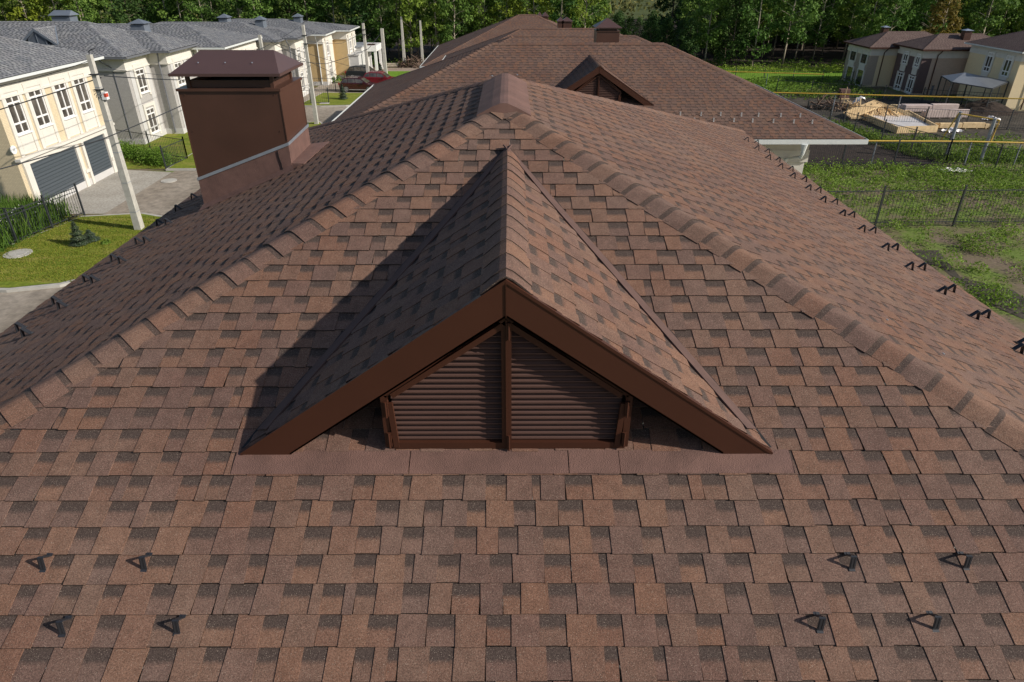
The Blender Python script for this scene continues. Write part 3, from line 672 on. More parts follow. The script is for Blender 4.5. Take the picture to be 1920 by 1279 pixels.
def grey_house(label, seed, units, ze, wallm, facm=None, chim=None, gutm=greygut, S=TB):
    """units = eave rectangles; each gets its own hip roof, all joined into one house"""
    ux = units[0]; loc = V((ux[1], (ux[2]+ux[3])/2, 0)); t = thing('grey_roofed_house', label, 'house', loc, 'grey roofed houses along the street'); rr = random.Random(seed)
    def fix(q): q.location = q.location-loc; return q
    m = MB(); wl = MB(); fz = MB(); gt = MB(); cp = MB(); bs = MB(); ov = .5
    for i, (x0, x1, y0, y1, dz) in enumerate(units):
        z = ze+dz; h = min(x1-x0, y1-y0)/2
        a, b, c, d = V((x0, y0, z)), V((x1, y0, z)), V((x1, y1, z)), V((x0, y1, z))
        if x1-x0 >= y1-y0: p, q = V((x0+h, y0+h, z+S*h)), V((x1-h, y0+h, z+S*h)); polys = [('F', [p, a, b, q]), ('R', [q, b, c]), ('B', [q, c, d, p]), ('L', [p, d, a])]
        else: p, q = V((x0+h, y0+h, z+S*h)), V((x0+h, y1-h, z+S*h)); polys = [('F', [p, a, b]), ('R', [q, p, b, c]), ('B', [q, c, d]), ('L', [p, q, d, a])]
        dn = dict(F=V((0, -1, -S)), B=V((0, 1, -S)), L=V((-1, 0, -S)), R=V((1, 0, -S)))
        N = dict(F=V((0, -S, 1)).normalized(), B=V((0, S, 1)).normalized(), L=V((-S, 0, 1)).normalized(), R=V((S, 0, 1)).normalized())
        for kk, P in polys: shingles(m, P, dn[kk].normalized(), rr, relief=.8 if kk in 'FR' else 0, E=.20 if kk in 'FR' else .5, tw=(.14, .22) if kk in 'FR' else (.5, .9), rw=(.12, .2))
        if x1-x0 >= y1-y0: ee = [(p, a, 'LF'), (q, b, 'FR'), (q, c, 'RB'), (p, q, 'FB')]
        else: ee = [(p, a, 'LF'), (p, b, 'FR'), (q, c, 'RB'), (p, q, 'LR')]
        for pp, qq, s in ee:
            if (pp-qq).length > .3: caps(cp, pp+V((0, 0, .01)), qq+V((0, 0, .01)), N[s[0]], N[s[1]], rr, w=.17, ex=.35, lift=.01, dark=.4)
        e = .003*i
        wl.box(x0+ov, x1-ov-e, y0+ov+e, y1-ov-e, .35, z-.2); bs.box(x0+ov-.06, x1-ov+.06-e, y0+ov-.06+e, y1-ov+.06-e, 0, .42+e)
        fz.box(x0+ov-.05, x1-ov+.05-e, y0+ov-.05+e, y1-ov+.05-e, z-.95, z-.16-e); fz.box(x0+ov-.12, x1-ov+.12-e, y0+ov-.12+e, y1-ov+.12-e, z-1.05, z-.95-e)
        fz.box(x0+.02, x1-.02-e, y0+.02+e, y1-.02-e, z-.16-e, z-.10-e)
        gw = .13
        for (xa, xb, ya, yb) in ((x0, x1+gw, y0-gw-e, y0), (x1, x1+gw+e, y0, y1)):
            gt.box(xa, xb, ya, yb, z-.15-e, z-.13-e)
            if xb-xa > yb-ya: gt.box(xa, xb, ya-.01, ya, z-.15-e, z+.0-e)
            else: gt.box(xb, xb+.01, ya, yb, z-.15-e, z+.0-e)
    rf = fix(m.build('roof', sh_grey, t)); cp.build('hip_cap', sh_grey, rf)
    fix(wl.build('wall', wallm, t)); fix(fz.build('cornice', cream, t)); fix(gt.build('gutter', gutm, t)); fix(bs.build('plinth', greyrend, t))
    if chim:
        for (u, vb, vt, y, wd) in chim:
            a = gy(u-wd/2, vb, y); b = gy(u+wd/2, vb, y); zt = gy(u, vt, y).z
            zf = lambda x, yy: a.z-.8
            Bc, _, _ = chimney(t, a.x, b.x, y, y+1.1, zf, zt-.42, slate, slate, rise=.34, over=.14, gap=.14); fix(Bc)
    return t, fix
slate = mat('slate grey sheet steel', (.125, .145, .175), .45, var=.08, scale=2)
def downpipe(t, fix, x, y, z, m_=None, name='downpipe', dx=-.45, dy=.45):
    b = MB(); b.tube([(x, y, z), (x+.0, y, z-.2), (x+dx, y+dy, z-.75), (x+dx, y+dy, .15)], .06, 8); fix(b.build(name, m_ or greygut, t))
gA, fx = grey_house('nearest grey roofed house, yellow brick with two dark garage doors', 21, [(-46, -26.8, 36.4, 47.2, 0)], 7.25, br_yellow, gutm=whitegut)
X = -27.3
for a, b in ((37.65, 38.78), (39.62, 40.8), (42.06, 43.2), (44.1, 45.27)): fac_window(gA, fx, X, a, b, 4.28, 6.3, rows=(.27, .80))
m = MB(); m.box(X, X+.32, 36.8, 46.8, 2.98, 3.12); fx(m.build('ledge', cream, gA))
m = MB(); m.box(X, X+.12, 37.2, 46.4, 2.66, 2.98)
for a, b in ((37.2, 37.68), (42.16, 42.5), (42.85, 43.08), (45.55, 46.1)): m.box(X-.002, X+.14, a, b, .0, 2.66)
m.box(X, X+.2, 42.4, 42.95, .85, 1.05); m.box(X, X+.2, 37.2, 37.7, 0, .25); m.box(X, X+.2, 45.6, 46.2, .85, 1.05)
fx(m.build('door_surround', cream, gA))
for a, b in ((37.7, 42.15), (43.1, 45.52)):
    m = MB(); n = 9
    for i in range(n): z = .02+2.62*i/n; m.box(X-.01, X+.045, a, b, z, z+2.62/n-.012)
    m.box(X-.02, X+.03, a, b, 0, 2.64); fx(m.build('garage_door', garage_m, gA))
m = MB(); m.tube([(X+.02, 36.95, 3.75), (X+.05, 36.95, 3.75)], .0001, 3)
m = MB(); m.tube([(X-.01, 37.0, 3.62), (X+.04, 37.0, 3.62)], .23, 20); pl = fx(m.build('house_number_plate', whitepl, gA))
m = MB(); m.box(X+.04, X+.046, 36.93, 36.96, 3.52, 3.72); m.box(X+.04, X+.046, 37.03, 37.06, 3.52, 3.72); m.box(X+.04, X+.046, 36.96, 37.03, 3.60, 3.63); m.build('number', greypipe, pl)
hB, fx = grey_house('second grey roofed house, grey brick bays with tall white framed windows and dark downpipes', 22, [(-46, -28.6, 53.4, 63.4, 0), (-36, -27.15, 57.2, 63.2, .02)], 6.5, br_grey, chim=[(118, 50, 22, 59.5, 34)])
o = V((-28.6, 59.7, 0))
def dorm2(t, fix, cx, y0, z0, hw, rise): fix(dormer(t, cx, y0, z0, hw, rise, S, random.Random(9), full=False, shm=sh_grey))
_bm, _bm2, _bm3 = brownmetal, valley, louvmetal; brownmetal = valley = louvmetal = slate
pA = V((-34.5, 55.6, 0)); dorm2(hB, fx, gy(64, 60, 55.0).x, 55.0, 6.5+S*1.6, 1.55, 1.15)
brownmetal, valley, louvmetal = _bm, _bm2, _bm3
for (x, a, b, z0, z1) in ((-29.1, 55.2, 56.5, 3.65, 5.35), (-29.1, 55.25, 56.55, .55, 2.4), (-27.65, 58.8, 60.05, 3.7, 5.4), (-27.65, 58.8, 60.05, .6, 2.4)): fac_window(hB, fx, x, a, b, z0, z1, panel=False)
m = MB()
for (x, a, b) in ((-29.1, 54.3, 57.4), (-27.65, 58.1, 61.2)):
    m.box(x, x+.05, a, a+.55, .4, 5.5); m.box(x, x+.05, b-.6, b, .4, 5.5)
fx(m.build('render_panel', greyrend, hB))
downpipe(hB, fx, -30.6, 53.5, 6.4, dx=.55, dy=.42); downpipe(hB, fx, -28.0, 57.2, 6.4, dx=-.25, dy=.4)
hC, fx = grey_house('third grey roofed house, partly hidden by the brown chimney', 23, [(-44, -24.75, 62.4, 72.4, 0)], 6.25, cream, chim=[(259, 58, 38, 64.5, 25)], gutm=whitegut, S=.30)
fac_window(hC, fx, -25.2, 65.3, 67.3, 3.4, 5.1, panel=False); fac_window(hC, fx, -25.2, 69, 70.5, 3.4, 5.1, panel=False)
for x in (-27.0,): downpipe(hC, fx, x, 62.3, 6.1, whitegut, dx=.1, dy=.5)
hD, fx = grey_house('fourth grey roofed house, white and grey bays right of the chimney cap', 24, [(-42, -23.3, 72.6, 82.9, 0), (-32, -21.9, 74.8, 80.0, .04)], 5.85, br_grey, chim=[(419, 44, 28, 77.6, 16), (486, 46, 32, 78, 15)], S=.26)
for (a, b, z0, z1) in ((75.7, 76.8, 3.2, 4.7), (75.7, 76.8, .5, 2.4), (78, 79.0, 3.2, 4.7), (78, 79.0, .5, 2.4)): fac_window(hD, fx, -22.4, a, b, z0, z1, panel=False)
m = MB(); m.box(-22.4, -22.34, 75.2, 75.6, .4, 4.9); m.box(-22.4, -22.34, 76.95, 77.85, .4, 4.9); m.box(-22.4, -22.34, 79.2, 79.6, .4, 4.9); fx(m.build('render_panel', greyrend, hD))
downpipe(hD, fx, -23.0, 74.7, 5.8, dx=.1, dy=.4)
hE, fx = grey_house('farthest grey roofed house, tan brick end wall with a white downpipe', 25, [(-40, -21.1, 83.0, 96, 0), (-30, -19.4, 88.0, 94, .05)], 5.55, br_tan, chim=[(557, 39, 27, 89, 13)], gutm=whitegut, S=.18)
m = MB(); m.box(-21.6, -21.5, 83.5, 87.9, .3, 4.7); m.box(-19.9, -19.84, 88.5, 93.5, .3, 4.7); fx(m.build('render_panel', cream, hE))
for (x, a, b, z0, z1) in ((-21.5, 84.6, 85.6, 3.1, 4.6), (-19.8, 89.2, 90.2, 3.1, 4.6), (-19.8, 91.6, 92.4, 3.1, 4.6), (-21.5, 84.7, 85.7, .3, 2.1)): fac_window(hE, fx, x, a, b, z0, z1, panel=False)
m = MB(); m.box(-19.9, -18.7, 88.6, 92.0, 0, 2.7); m.box(-20, -18.6, 88.5, 92.1, 2.7, 2.85); fx(m.build('porch', greyrend, hE))
downpipe(hE, fx, -22.2, 83.0, 5.4, whitegut, dx=.0, dy=.42)
# annexe with balcony rail and the white pergola carport
t = thing('garage_annexe', 'flat roofed grey and white annexe with a balcony rail, beyond the farthest grey house', 'annexe', (-20, 95, 0))
m = MB(); m.box(-3.0, 1.0, -2.6, 2.0, 0, 3.25); m.build('wall', greyrend, t)
m = MB(); m.box(-3.1, 1.1, -2.7, 2.1, 3.25, 3.42); m.build('flat_roof', greypipe, t)
m = MB()
for i in range(5): m.box(1.0, 1.06, -2.4+i*.9, -1.95+i*.9, .2, 2.9)
m.build('render_panel', whitepl, t)
m = MB()
for i in range(11): m.bar((-2.9, -2.4+i*.42, 3.42), (-2.9, -2.4+i*.42, 4.4), .03)
m.bar((-2.9, -2.4, 4.4), (-2.9, 1.8, 4.4), .04); m.build('railing', fence_m, t)
t = thing('pergola', 'white square columned carport frame with an open roof at the forest edge', 'pergola', (-17.8, 95.2, 0))
for x in (-.3, -.3+.95): pass
for (x, y) in ((.2, -1.0), (.2, 2.4), (-1.2, 2.4)):
    m = MB(); m.box(x-.16, x+.16, y-.16, y+.16, 0, 2.6); m.box(x-.22, x+.22, y-.22, y+.22, 0, .2); m.build('column', whitepl, t)
m = MB(); m.box(-1.3, .42, -1.22, -.9, 2.6, 3.3); m.box(-1.3, .42, 2.3, 2.62, 2.6, 3.3); m.box(.1, .44, -.9, 2.3, 2.6, 3.3); m.build('beam', whitepl, t)
m = MB()
for i in range(7): m.box(-1.25, .1, -.75+i*.45, -.65+i*.45, 3.12, 3.22)
m.build('rafter', _bm, t)
# ================================================================ RIGHT HAND HOUSES
def wwindow(t, fix, x, y0, y1, z0, z1, white=True):
    """window in a wall facing -x"""
    if white:
        m = MB(); f = .08
        m.box(x-.05, x, y0, y1, z1-f, z1); m.box(x-.05, x, y0, y1, z0, z0+f)
        for a, b in ((y0, y0+f), (y1-f, y1), ((y0+y1)/2-f*.5, (y0+y1)/2+f*.5)): m.box(x-.052, x-.002, a, b, z0+.003, z1-.003)
        for r in (.24, .8): zz = z0+(z1-z0)*r; m.box(x-.053, x-.001, y0+.002, y1-.002, zz-f*.6, zz+f*.6)
        o = fix(m.build('window', whitepl, t)); m = MB(); m.box(x-.015, x+.01, y0+.03, y1-.03, z0+.03, z1-.03); m.build('pane', glass_m, o)
    else:
        m = MB(); m.box(x-.012, x+.01, y0, y1, z0, z1); o = fix(m.build('window', glass_m, t))
    m = MB(); m.box(x-.09, x, y0-.06, y1+.06, z0-.75 if z0 > 2 else z0-.2, z0); m.box(x-.07, x, y0-.22, y0-.03, z0-.1, z1+.08); m.box(x-.07, x, y1+.03, y1+.22, z0-.1, z1+.08); m.build('surround', cream, o)
def right_house(label, x0, x1, y0, y1, ze, wm, sm, wins, white, seed, gutm, chims):
    t, fix, zf, o, _ = hip_house('brown_roofed_house', label, x0, x1, y0, y1, ze, wm, seed, shm=sh_dark, relief=.5, gut=gutm, slopes='FL', over=.5, group=None, E=.2, tw=(.15, .24), capw=.14)
    m = MB(); m.box(x0+.47, x0+.5, y0+.5, y1-.5, .2, ze-.95); m.box(x0+.46, x0+1.5, y0+.46, y0+.5, .2, ze-.95); fix(m.build('side_wall', sm, t))
    for w_ in wins: wwindow(t, fix, x0+.46, *w_, white)
    b = MB(); b.tube([(x0+2.2, y0-.05, ze-.05), (x0+2.0, y0+.38, ze-.6), (x0+2.0, y0+.38, .1)], .055, 8); fix(b.build('downpipe', _bm, t))
    for (u, vb, vt, y, wd) in chims:
        a = gy(u-wd/2, vb, y); c = gy(u+wd/2, vb, y); zt = gy(u, vt, y).z
        Bc, _, _ = chimney(t, a.x, c.x, y, y+.7, lambda x, yy: zf(x, yy), zt-.25, brownmetal2, zinc, rise=.16, over=.1, gap=.1); fix(Bc)
    return t, fix
right_house('far right brown house with glassless dark windows and a sand yellow wall', 40.8, 51.8, 81.7, 88.4, 4.3, br_sand, br_sand_shade, [(85.5, 86.8, 2.45, 3.75), (82.7, 84.0, 2.45, 3.75), (85.4, 86.8, .1, 1.75), (82.7, 84.0, .1, 1.7)], False, 31, _bm, [(1662, 57, 49, 85.8, 10)])
right_house('middle house on the right, brown brick with a shade-toned side, tall dark chimney on its front slope', 43.7, 54.5, 76.1, 82.3, 4.65, br_brown, br_brown_shade, [(79.4, 80.3, 2.8, 4.1), (76.95, 77.75, 2.75, 4.1), (79.4, 80.5, .15, 1.9), (77.0, 78.0, .15, 1.85)], True, 32, _bm, [(1812, 76, 55, 77.9, 13)])
right_house('nearest house at the right edge, yellow walls and white gutter, glass canopy beside it', 48.0, 62, 67.2, 76.2, 5.35, br_sand, br_sand, [(71.7, 72.65, 3.0, 4.8), (68.8, 69.8, 2.95, 4.8)], True, 33, whitegut, [])
m = MB(); t = thing('glass_canopy', 'dark framed lean-to canopy with a pale sheet roof beside the yellow house', 'canopy', (45, 68.5, 0))
apx = V((44.3, 69.0, 3.3)); cs = [V((42.2, 67.2, 2.7)), V((45.6, 66.2, 2.25)), V((48.2, 68.0, 2.6)), V((46.2, 71.0, 2.9)), V((43.0, 70.4, 2.8))]
L0 = V((45, 68.5, 0)); m = MB()
for a, b in zip(cs, cs[1:]+cs[:1]): m.prism([a-L0, b-L0, apx-L0], (0, 0, .03))
m.build('sheet_roof', mat('canopy polycarbonate', (.13, .14, .155), .3, var=.15, scale=1), t)
m = MB()
for a, b in zip(cs, cs[1:]+cs[:1]):
    m.bar(a-L0, b-L0, .09); mid = (a+b)/2
    m.bar(a-L0, V((a.x, a.y, 0))-L0, .09); m.bar(mid-L0, V((mid.x, mid.y, 0))-L0, .06); m.bar(V((a.x, a.y, 1))-L0, V((b.x, b.y, 1))-L0, .05)
m.build('frame', fence_m, t)
# ================================================================ POLES AND CABLES
def pole(u, v, ut, vt, label, zbase=0, w0=.30, w1=.19, ybase=None, gear=True):
    b = gy(u, v, ybase) if ybase else gz(u, v, zbase); b.z = zbase; tp = gy(ut, vt, b.y); h = tp.z-zbase
    t = thing('utility_pole', label, 'utility pole', b, 'concrete utility poles'); m = MB()
    n = 6
    for i in range(n):
        a0, a1 = i/n, (i+1)/n; q0 = w0+(w1-w0)*a0; q1 = w0+(w1-w0)*a1
        m.bar((0, 0, h*a0), (0, 0, h*a1), q0, q0*1.15, up=V((0, 1, 0)), w2=q1)
    m.build('shaft', concrete, t)
    if gear:
        m = MB(); s = w1/.19*.6
        m.tube([(0, 0, h-.05), (.05, -.02, h+.25*s), (.35*s, -.05, h+.38*s)], .035*s, 6); m.bar((.3*s, -.05, h+.36*s), (.62*s, -.08, h+.42*s), .12*s, .06*s); m.build('street_light', guardmetal, t)
        m = MB()
        for zz in (h*.82, h*.9): m.box(-w1*.75, w1*.75, -w1*.8, w1*.8, zz-.03, zz+.03); m.tube([(-w1, -w1*.9, zz), (w1*1.4, -w1*.9, zz)], .022, 6)
        for k in range(10):
            a = k*.7; m.tube([(.12*math.cos(a), -w1*.7-.03, h*.8+.15*math.sin(a)), (.2*math.cos(a+.6), -w1*.8-.06, h*.8+.22*math.sin(a+.6))], .014, 5)
        m.build('cable_clamp', wirem, t)
    return t, b, h
tP, bP, hP = pole(262, 430, 170, 103, 'nearest concrete utility pole, standing on the lawn in front of the garage house', .13, .36, .20)
zz = gy(199, 185, bP.y).z; m = MB(); m.box(.10, .34, -.16, .08, zz-.17, zz+.17); q = m.build('meter_box', whitepl, tP)
m = MB(); m.box(.24, .345, -.165, .04, zz-.05, zz+.12); m.build('red_panel', mat('red plastic', (.5, .06, .03), .5), q)
m = MB(); m.tube([(-.22, 0, .1), (-.24, 0, 3.1)], .03, 6); m.build('cable_duct', greypipe, tP)
for i in range(5):
    zz = 1+i*1.55; m = MB(); k = .36+(.20-.36)*zz/hP; m.box(-k/2-.006, k/2+.006, -k*.58-.006, k*.58+.006, zz-.012, zz+.012); m.build('strap', greypipe, tP)
pole(594, 233, 563, 47, 'white pole on the grass island right of the brown chimney', .13, .32, .2)
pole(506, 180, 504, 66, 'short pole seen just above the brown chimney cap', 0, .22, .2, ybase=56, gear=False)
pole(692, 158, 681, 44, 'pole standing beside the maroon car', 0, .36, .25)
pole(724, 146, 714, 54, 'thick pole right of the parked cars with a dark top', 0, .42, .33, gear=False)
pole(759, 125, 755, 32, 'pole in front of the trees, left of the brushwood heap', 0, .40, .22, gear=False)
pole(793, 125, 787, 39, 'pole rising behind the brushwood heap', 0, .36, .2, gear=False)
pole(834, 113, 829, 31, 'rightmost pole, its foot hidden by the brown roof edge', 0, .34, .18, gear=False)
def cable(label, pts, r=.02, sag=0):
    m = MB(); P = []
    for a, b in zip(pts[:-1], pts[1:]):
        n = 14
        for i in range(n+(1 if b is pts[-1] else 0)):
            s = i/n; q = a.lerp(b, s); q = V((q.x, q.y, q.z-sag*4*s*(1-s)*(b-a).length/10)); P.append(q)
    m.tube(P, r, 5, cap=False); return tag(m.build('power_cable', wirem), label, 'cable', 'overhead cables')
pt = lambda u, v, y: gy(u, v, y)
cable('thin cable sagging from the near pole top past the upper windows of the garage house', [pt(-40, 168, 34), pt(166, 115, 34.2)], .014, .22)
cable('thick cable crossing the garage house windows to the near pole', [pt(-30, 215, 33), pt(190, 146, 34.2)], .026, .03)
cable('lowest thick cable, sweeping from the garage doors up towards the brown chimney', [pt(-40, 328, 26), pt(190, 262, 31), pt(352, 193, 36)], .026, .06)
cable('cable from the near pole to the short pole behind the chimney cap', [pt(196, 143, 34.2), pt(365, 151, 46), pt(505, 84, 56)], .026, .03)
cable('faint cable from the near pole to the grey bays', [pt(192, 128, 34.2), pt(345, 143, 57)], .013, .03)
cable('cable from the short pole down to the parked cars', [pt(508, 80, 56), pt(632, 141, 80)], .022, .02)
cable('cable from the short pole down to the annexe', [pt(510, 79, 56), pt(668, 128, 92)], .022, .02)
cable('cable from the chimney cap across to the tall pole beside the maroon car', [pt(540, 110, 50), pt(612, 120, 68), pt(690, 92, 84.5)], .026, .05)
cable('cable between the two poles right of the cars', [pt(690, 93, 84.5), pt(713, 64, 90)], .026, .02)
cable('high cable from the short pole to the white island pole', [pt(530, 70, 56), pt(556, 54, 61)], .018, .02)
cable('high cable reaching from the white island pole to the pole by the cars', [pt(566, 76, 61), pt(640, 82, 76), pt(679, 62, 84)], .016, .05)
cable('cable between the two poles in front of the trees', [pt(760, 75, 100), pt(785, 48, 100.9)], .022, .03)
# ================================================================ FENCES
def fence(label, A_, B_, h, post=2.6, gap=.13, rail=(.12, .93), arch=False, grp='metal picket fences', pipe=.015):
    A_, B_ = V(A_), V(B_); L = (B_-A_).length; d = (B_-A_)/L; t = thing('picket_fence', label, 'fence', A_, grp)
    n = max(1, round(L/post))
    for i in range(n+1):
        p = d*(L*i/n); m = MB(); m.bar(p, p+V((0, 0, h*1.04)), .075); m.bar(p+V((0, 0, h*1.04)), p+V((0, 0, h*1.06)), .09); m.build('post', fence_m, t)
    m = MB()
    for r in rail: m.bar(V((0, 0, h*r)), d*L+V((0, 0, h*r)), .04, .035)
    if arch: m.bar(V((0, 0, h*.82)), d*L+V((0, 0, h*.82)), .03, .03)
    k = int(L/gap)
    for i in range(1, k): p = d*(L*i/k); m.bar(p+V((0, 0, h*.06)), p+V((0, 0, h*(.97 if arch else .93))), pipe)
    m.build('panel', fence_m, t); return t
fence('picket fence running beside the tall weeds in front of the garage house', (-25.6, 29.8, .1), (-24.1, 36.3, .1), 1.75, 2.2, .16, arch=True)
fence('picket fence returning from the weeds to the garage house wall', (-25.2, 33.3, .1), (-28.3, 33.6, .1), 1.5, 3, .16)
fence('picket fence in front of the grey bay house, behind tall green weeds', (-30.5, 52.4, 0), (-23.6, 48.9, 0), 1.6, 3.4, .18)
fence('short picket fence piece beside the weeds and the driveway', (-23.95, 46.2, 0), (-23.6, 48.9, 0), 1.6, 2.8, .16)
fence('picket fence behind the grass island near the maroon car', (-22, 70.5, 0), (-18.6, 71.5, 0), 1.5, 1.8, .2)
fence('low picket fence in front of the tan brick wall', (-25.5, 79.5, 0), (-19.6, 79.0, 0), 1.5, 2.9, .22)
fence('picket fence across the weedy plot right of the foreground roof', (11.2, 34.4, 0), (33, 34.9, 0), 2.15, 4.1, .19)
fence('picket fence below the yellow gas pipe, at the edge of the dark soil plot', (19.8, 47.0, 0), (31.0, 47.3, 0), 1.75, 3.3, .15, pipe=.015)
fence('picket fence bending away to the right of the yellow gas pipe', (31.0, 47.3, 0), (38.5, 42.5, 0), 1.75, 2.8, .15, pipe=.015)
fence('picket fence running away beside the timber heap', (31.6, 48.5, 0), (26.9, 62.5, 0), 1.75, 3.2, .18, pipe=.015)
fence('picket fence crossing in front of the timber heap', (26.9, 62.5, 0), (49.5, 57.5, 0), 1.6, 3.4, .2, pipe=.015)
fence('picket fence in front of the far right houses', (29.5, 77.5, 0), (52, 67.0, 0), 1.5, 3.5, .25, pipe=.014)
fence('dark picket fence along the foot of the forest meadow', (21, 88, 0), (41, 84.5, 0), 1.4, 3.5, .25, pipe=.014)
def gas_pipe(label, pts, legs, r=.055):
    t = thing('gas_pipe', label, 'gas pipe', (pts[0][0], pts[0][1], 0), 'yellow gas pipes'); o = V((pts[0][0], pts[0][1], 0))
    m = MB(); m.tube([V(p)-o for p in pts], r, 8); m.build('pipe', yellowm, t)
    for (x, y, z) in legs: m = MB(); m.tube([V((x, y, 0))-o, V((x, y, z))-o], .045, 8); m.build('support', greypipe, t)
    return t
gas_pipe('long yellow gas pipe on grey posts in front of the dark soil plot', [(14, 47.9, 1.62), (20.5, 47.9, 1.62), (32.4, 47.6, 1.62), (38.5, 47.2, 1.55)], [(20.6, 47.8, 1.6), (26.0, 47.8, 1.6), (32.6, 47.6, 1.6), (36, 47.4, 1.6)])
z1, z2 = 3.3, 3.1; X1, Y1, X2, Y2 = 32.35, 49.3, 33.9, 47.9
gas_pipe('yellow gas pipe rising in a tall arch over two thick grey posts', [(31.6, 50.8, 1.0), (X1-.75, Y1+.3, 1.1), (X1-.2, Y1, 3.2), (X2+.35, Y2, 3.0), (X2+.1, Y2-.2, 1.6)], [])
for (x, y, z, lb) in ((X1-.1, Y1, z1, 'left of the two thick grey pipe posts under the yellow arch'), (X2, Y2, z2, 'right of the two thick grey pipe posts under the yellow arch')):
    m = MB(); m.tube([(x, y, 0), (x, y, z)], .11, 12); m.tube([(x, y, z), (x, y, z+.03)], .13, 12); m.box(x-.16, x+.16, y-.16, y+.16, 0, .03); tag(m.build('pipe_post', greypipe), lb, 'post')
p0, p1, p2 = gy(1450, 174, 67), gy(1690, 180, 64), gy(1960, 187, 60)
gas_pipe('second yellow gas pipe, running behind the timber heap', [p0, p1, p2], [(p1.x, p1.y, p1.z), ((p0.x+p1.x)/2, (p0.y+p1.y)/2, p0.z)], .05)
p0, p1 = gy(1340, 134, 84), gy(1545, 140, 80)
gas_pipe('third yellow gas pipe across the bright meadow', [p0, p1], [((p0.x+p1.x)/2, (p0.y+p1.y)/2, p0.z)], .05)
# ================================================================ CARS
def car(label, loc, rot, paint, sc=.92, kind='suv'):
    t = thing('parked_car', label, 'car', loc, 'cars parked by the houses'); t.rotation_euler = (0, 0, rot); t.scale = (sc, sc, sc)
    Lh, W = 2.35, .92
    prof = [(-2.32, .55), (-2.36, .85), (-2.2, 1.05), (-2.0, 1.12), (1.05, 1.02), (1.9, .92), (2.25, .75), (2.34, .5), (2.3, .32), (-2.25, .32)]
    cab = [(-2.1, 1.08), (-1.75, 1.55), (-1.2, 1.66), (-.1, 1.66), (.45, 1.55), (1.2, 1.03)]
    m = MB()
    def loft(pr, ws, mb):
        n = len(pr); i0 = len(mb.v)
        for j, (k, y) in enumerate(ws):
            cx = sum(p[0] for p in pr)/n; cz = sum(p[1] for p in pr)/n
            for (x, z) in pr: mb.v.append((cx+(x-cx)*k, y, cz+(z-cz)*k if k > .9 else z))
        for j in range(len(ws)-1):
            for i in range(n):
                a, b = i0+j*n+i, i0+j*n+(i+1) % n; mb.f.append((a, b, b+n, a+n)); mb.c += [(.5, 0, 1, 1)]*4
        mb.f.append(tuple(range(i0+n-1, i0-1, -1))); mb.f.append(tuple(range(i0+(len(ws)-1)*n, i0+len(ws)*n))); mb.c += [(.5, 0, 1, 1)]*(2*n)
    loft(prof, [(.965, -W), (1, -W+.1), (1, W-.1), (.965, W)], m)
    n = len(cab); i0 = len(m.v)
    for (x, z) in cab: zz = (z-1.05)*.28; m.v.append((x, -W+.04+zz, z))
    for (x, z) in cab: zz = (z-1.05)*.28; m.v.append((x, W-.04-zz, z))
    for i in range(n-1): m.f.append((i0+i, i0+i+1, i0+n+i+1, i0+n+i)); m.c += [(.5, 0, 1, 1)]*4
    m.f.append(tuple(i0+i for i in range(n))); m.f.append(tuple(i0+n+i for i in range(n-1, -1, -1))); m.c += [(.5, 0, 1, 1)]*(2*n)
    body = m.build('body', paint, t); bv = body.modifiers.new('b', 'BEVEL'); bv.width = .04; bv.segments = 2; bv.limit_method = 'ANGLE'
    m = MB()
    for s in (-1, 1):
        def P(x, z): return V((x, s*(W-.028-(z-1.05)*.28), z))
        for q in ([(-1.95, 1.14), (-1.68, 1.48), (-1.25, 1.57), (-1.2, 1.14)], [(-1.12, 1.14), (-1.15, 1.58), (-.3, 1.58), (-.25, 1.12)], [(-.17, 1.12), (-.22, 1.58), (.05, 1.55), (.42, 1.48), (.98, 1.08)]):
            f = [P(*a) for a in q]; m.prism(f if s < 0 else f[::-1], (0, s*.008, 0))
    m.prism([V((.52, -.70, 1.52)), V((.52, .70, 1.52)), V((1.18, .78, 1.06)), V((1.18, -.78, 1.06))], (.02, 0, .015))
    m.prism([V((-1.80, -.66, 1.50)), V((-1.80, .66, 1.50)), V((-2.08, .74, 1.12)), V((-2.08, -.74, 1.12))], (-.02, 0, .012)); m.build('window', glass_m, t)
    for x in (-1.42, 1.42):
        for s in (-1, 1):
            m = MB(); m.tube([(x, s*(W-.22), .36), (x, s*(W+.01), .36)], .36, 20); wh = m.build('wheel', tyre, t)
            m = MB(); m.tube([(x, s*(W+.005), .36), (x, s*(W+.02), .36)], .07, 10)
            for k in range(6): a = k*math.pi/3; m.bar((x, s*(W+.015), .36), (x+.24*math.cos(a), s*(W+.015), .36+.24*math.sin(a)), .07, .02, up=V((0, 1, 0)))
            for k in range(16): a, b = k*math.pi/8, (k+1)*math.pi/8; m.bar((x+.25*math.cos(a), s*(W+.012), .36+.25*math.sin(a)), (x+.25*math.cos(b), s*(W+.012), .36+.25*math.sin(b)), .035, .02, up=V((0, 1, 0)))
            m.build('rim', rimm, wh)
    for s in (-1, 1):
        m = MB(); m.box(2.12, 2.3, s*.72-.16, s*.72+.16, .72, .86); m.build('headlight', lampm, t)
        m = MB(); m.box(-2.37, -2.25, s*.76-.13, s*.76+.13, .82, 1.08); m.build('tail_light', redl, t)
        m = MB(); m.box(.72, .92, s*(W+.02), s*(W+.17), 1.06, 1.2) if s > 0 else m.box(.72, .92, -W-.17, -W-.02, 1.06, 1.2); m.build('mirror', paint, t)
    m = MB()
    for s in (-1, 1): m.box(-1.05, 1.05, min(s*(W-.02), s*(W+.03)), max(s*(W-.02), s*(W+.03)), .28, .36); m.bar((-1.5, s*.62, 1.70), (.1, s*.62, 1.70), .03)
    m.build('trim', chrome, t); return t
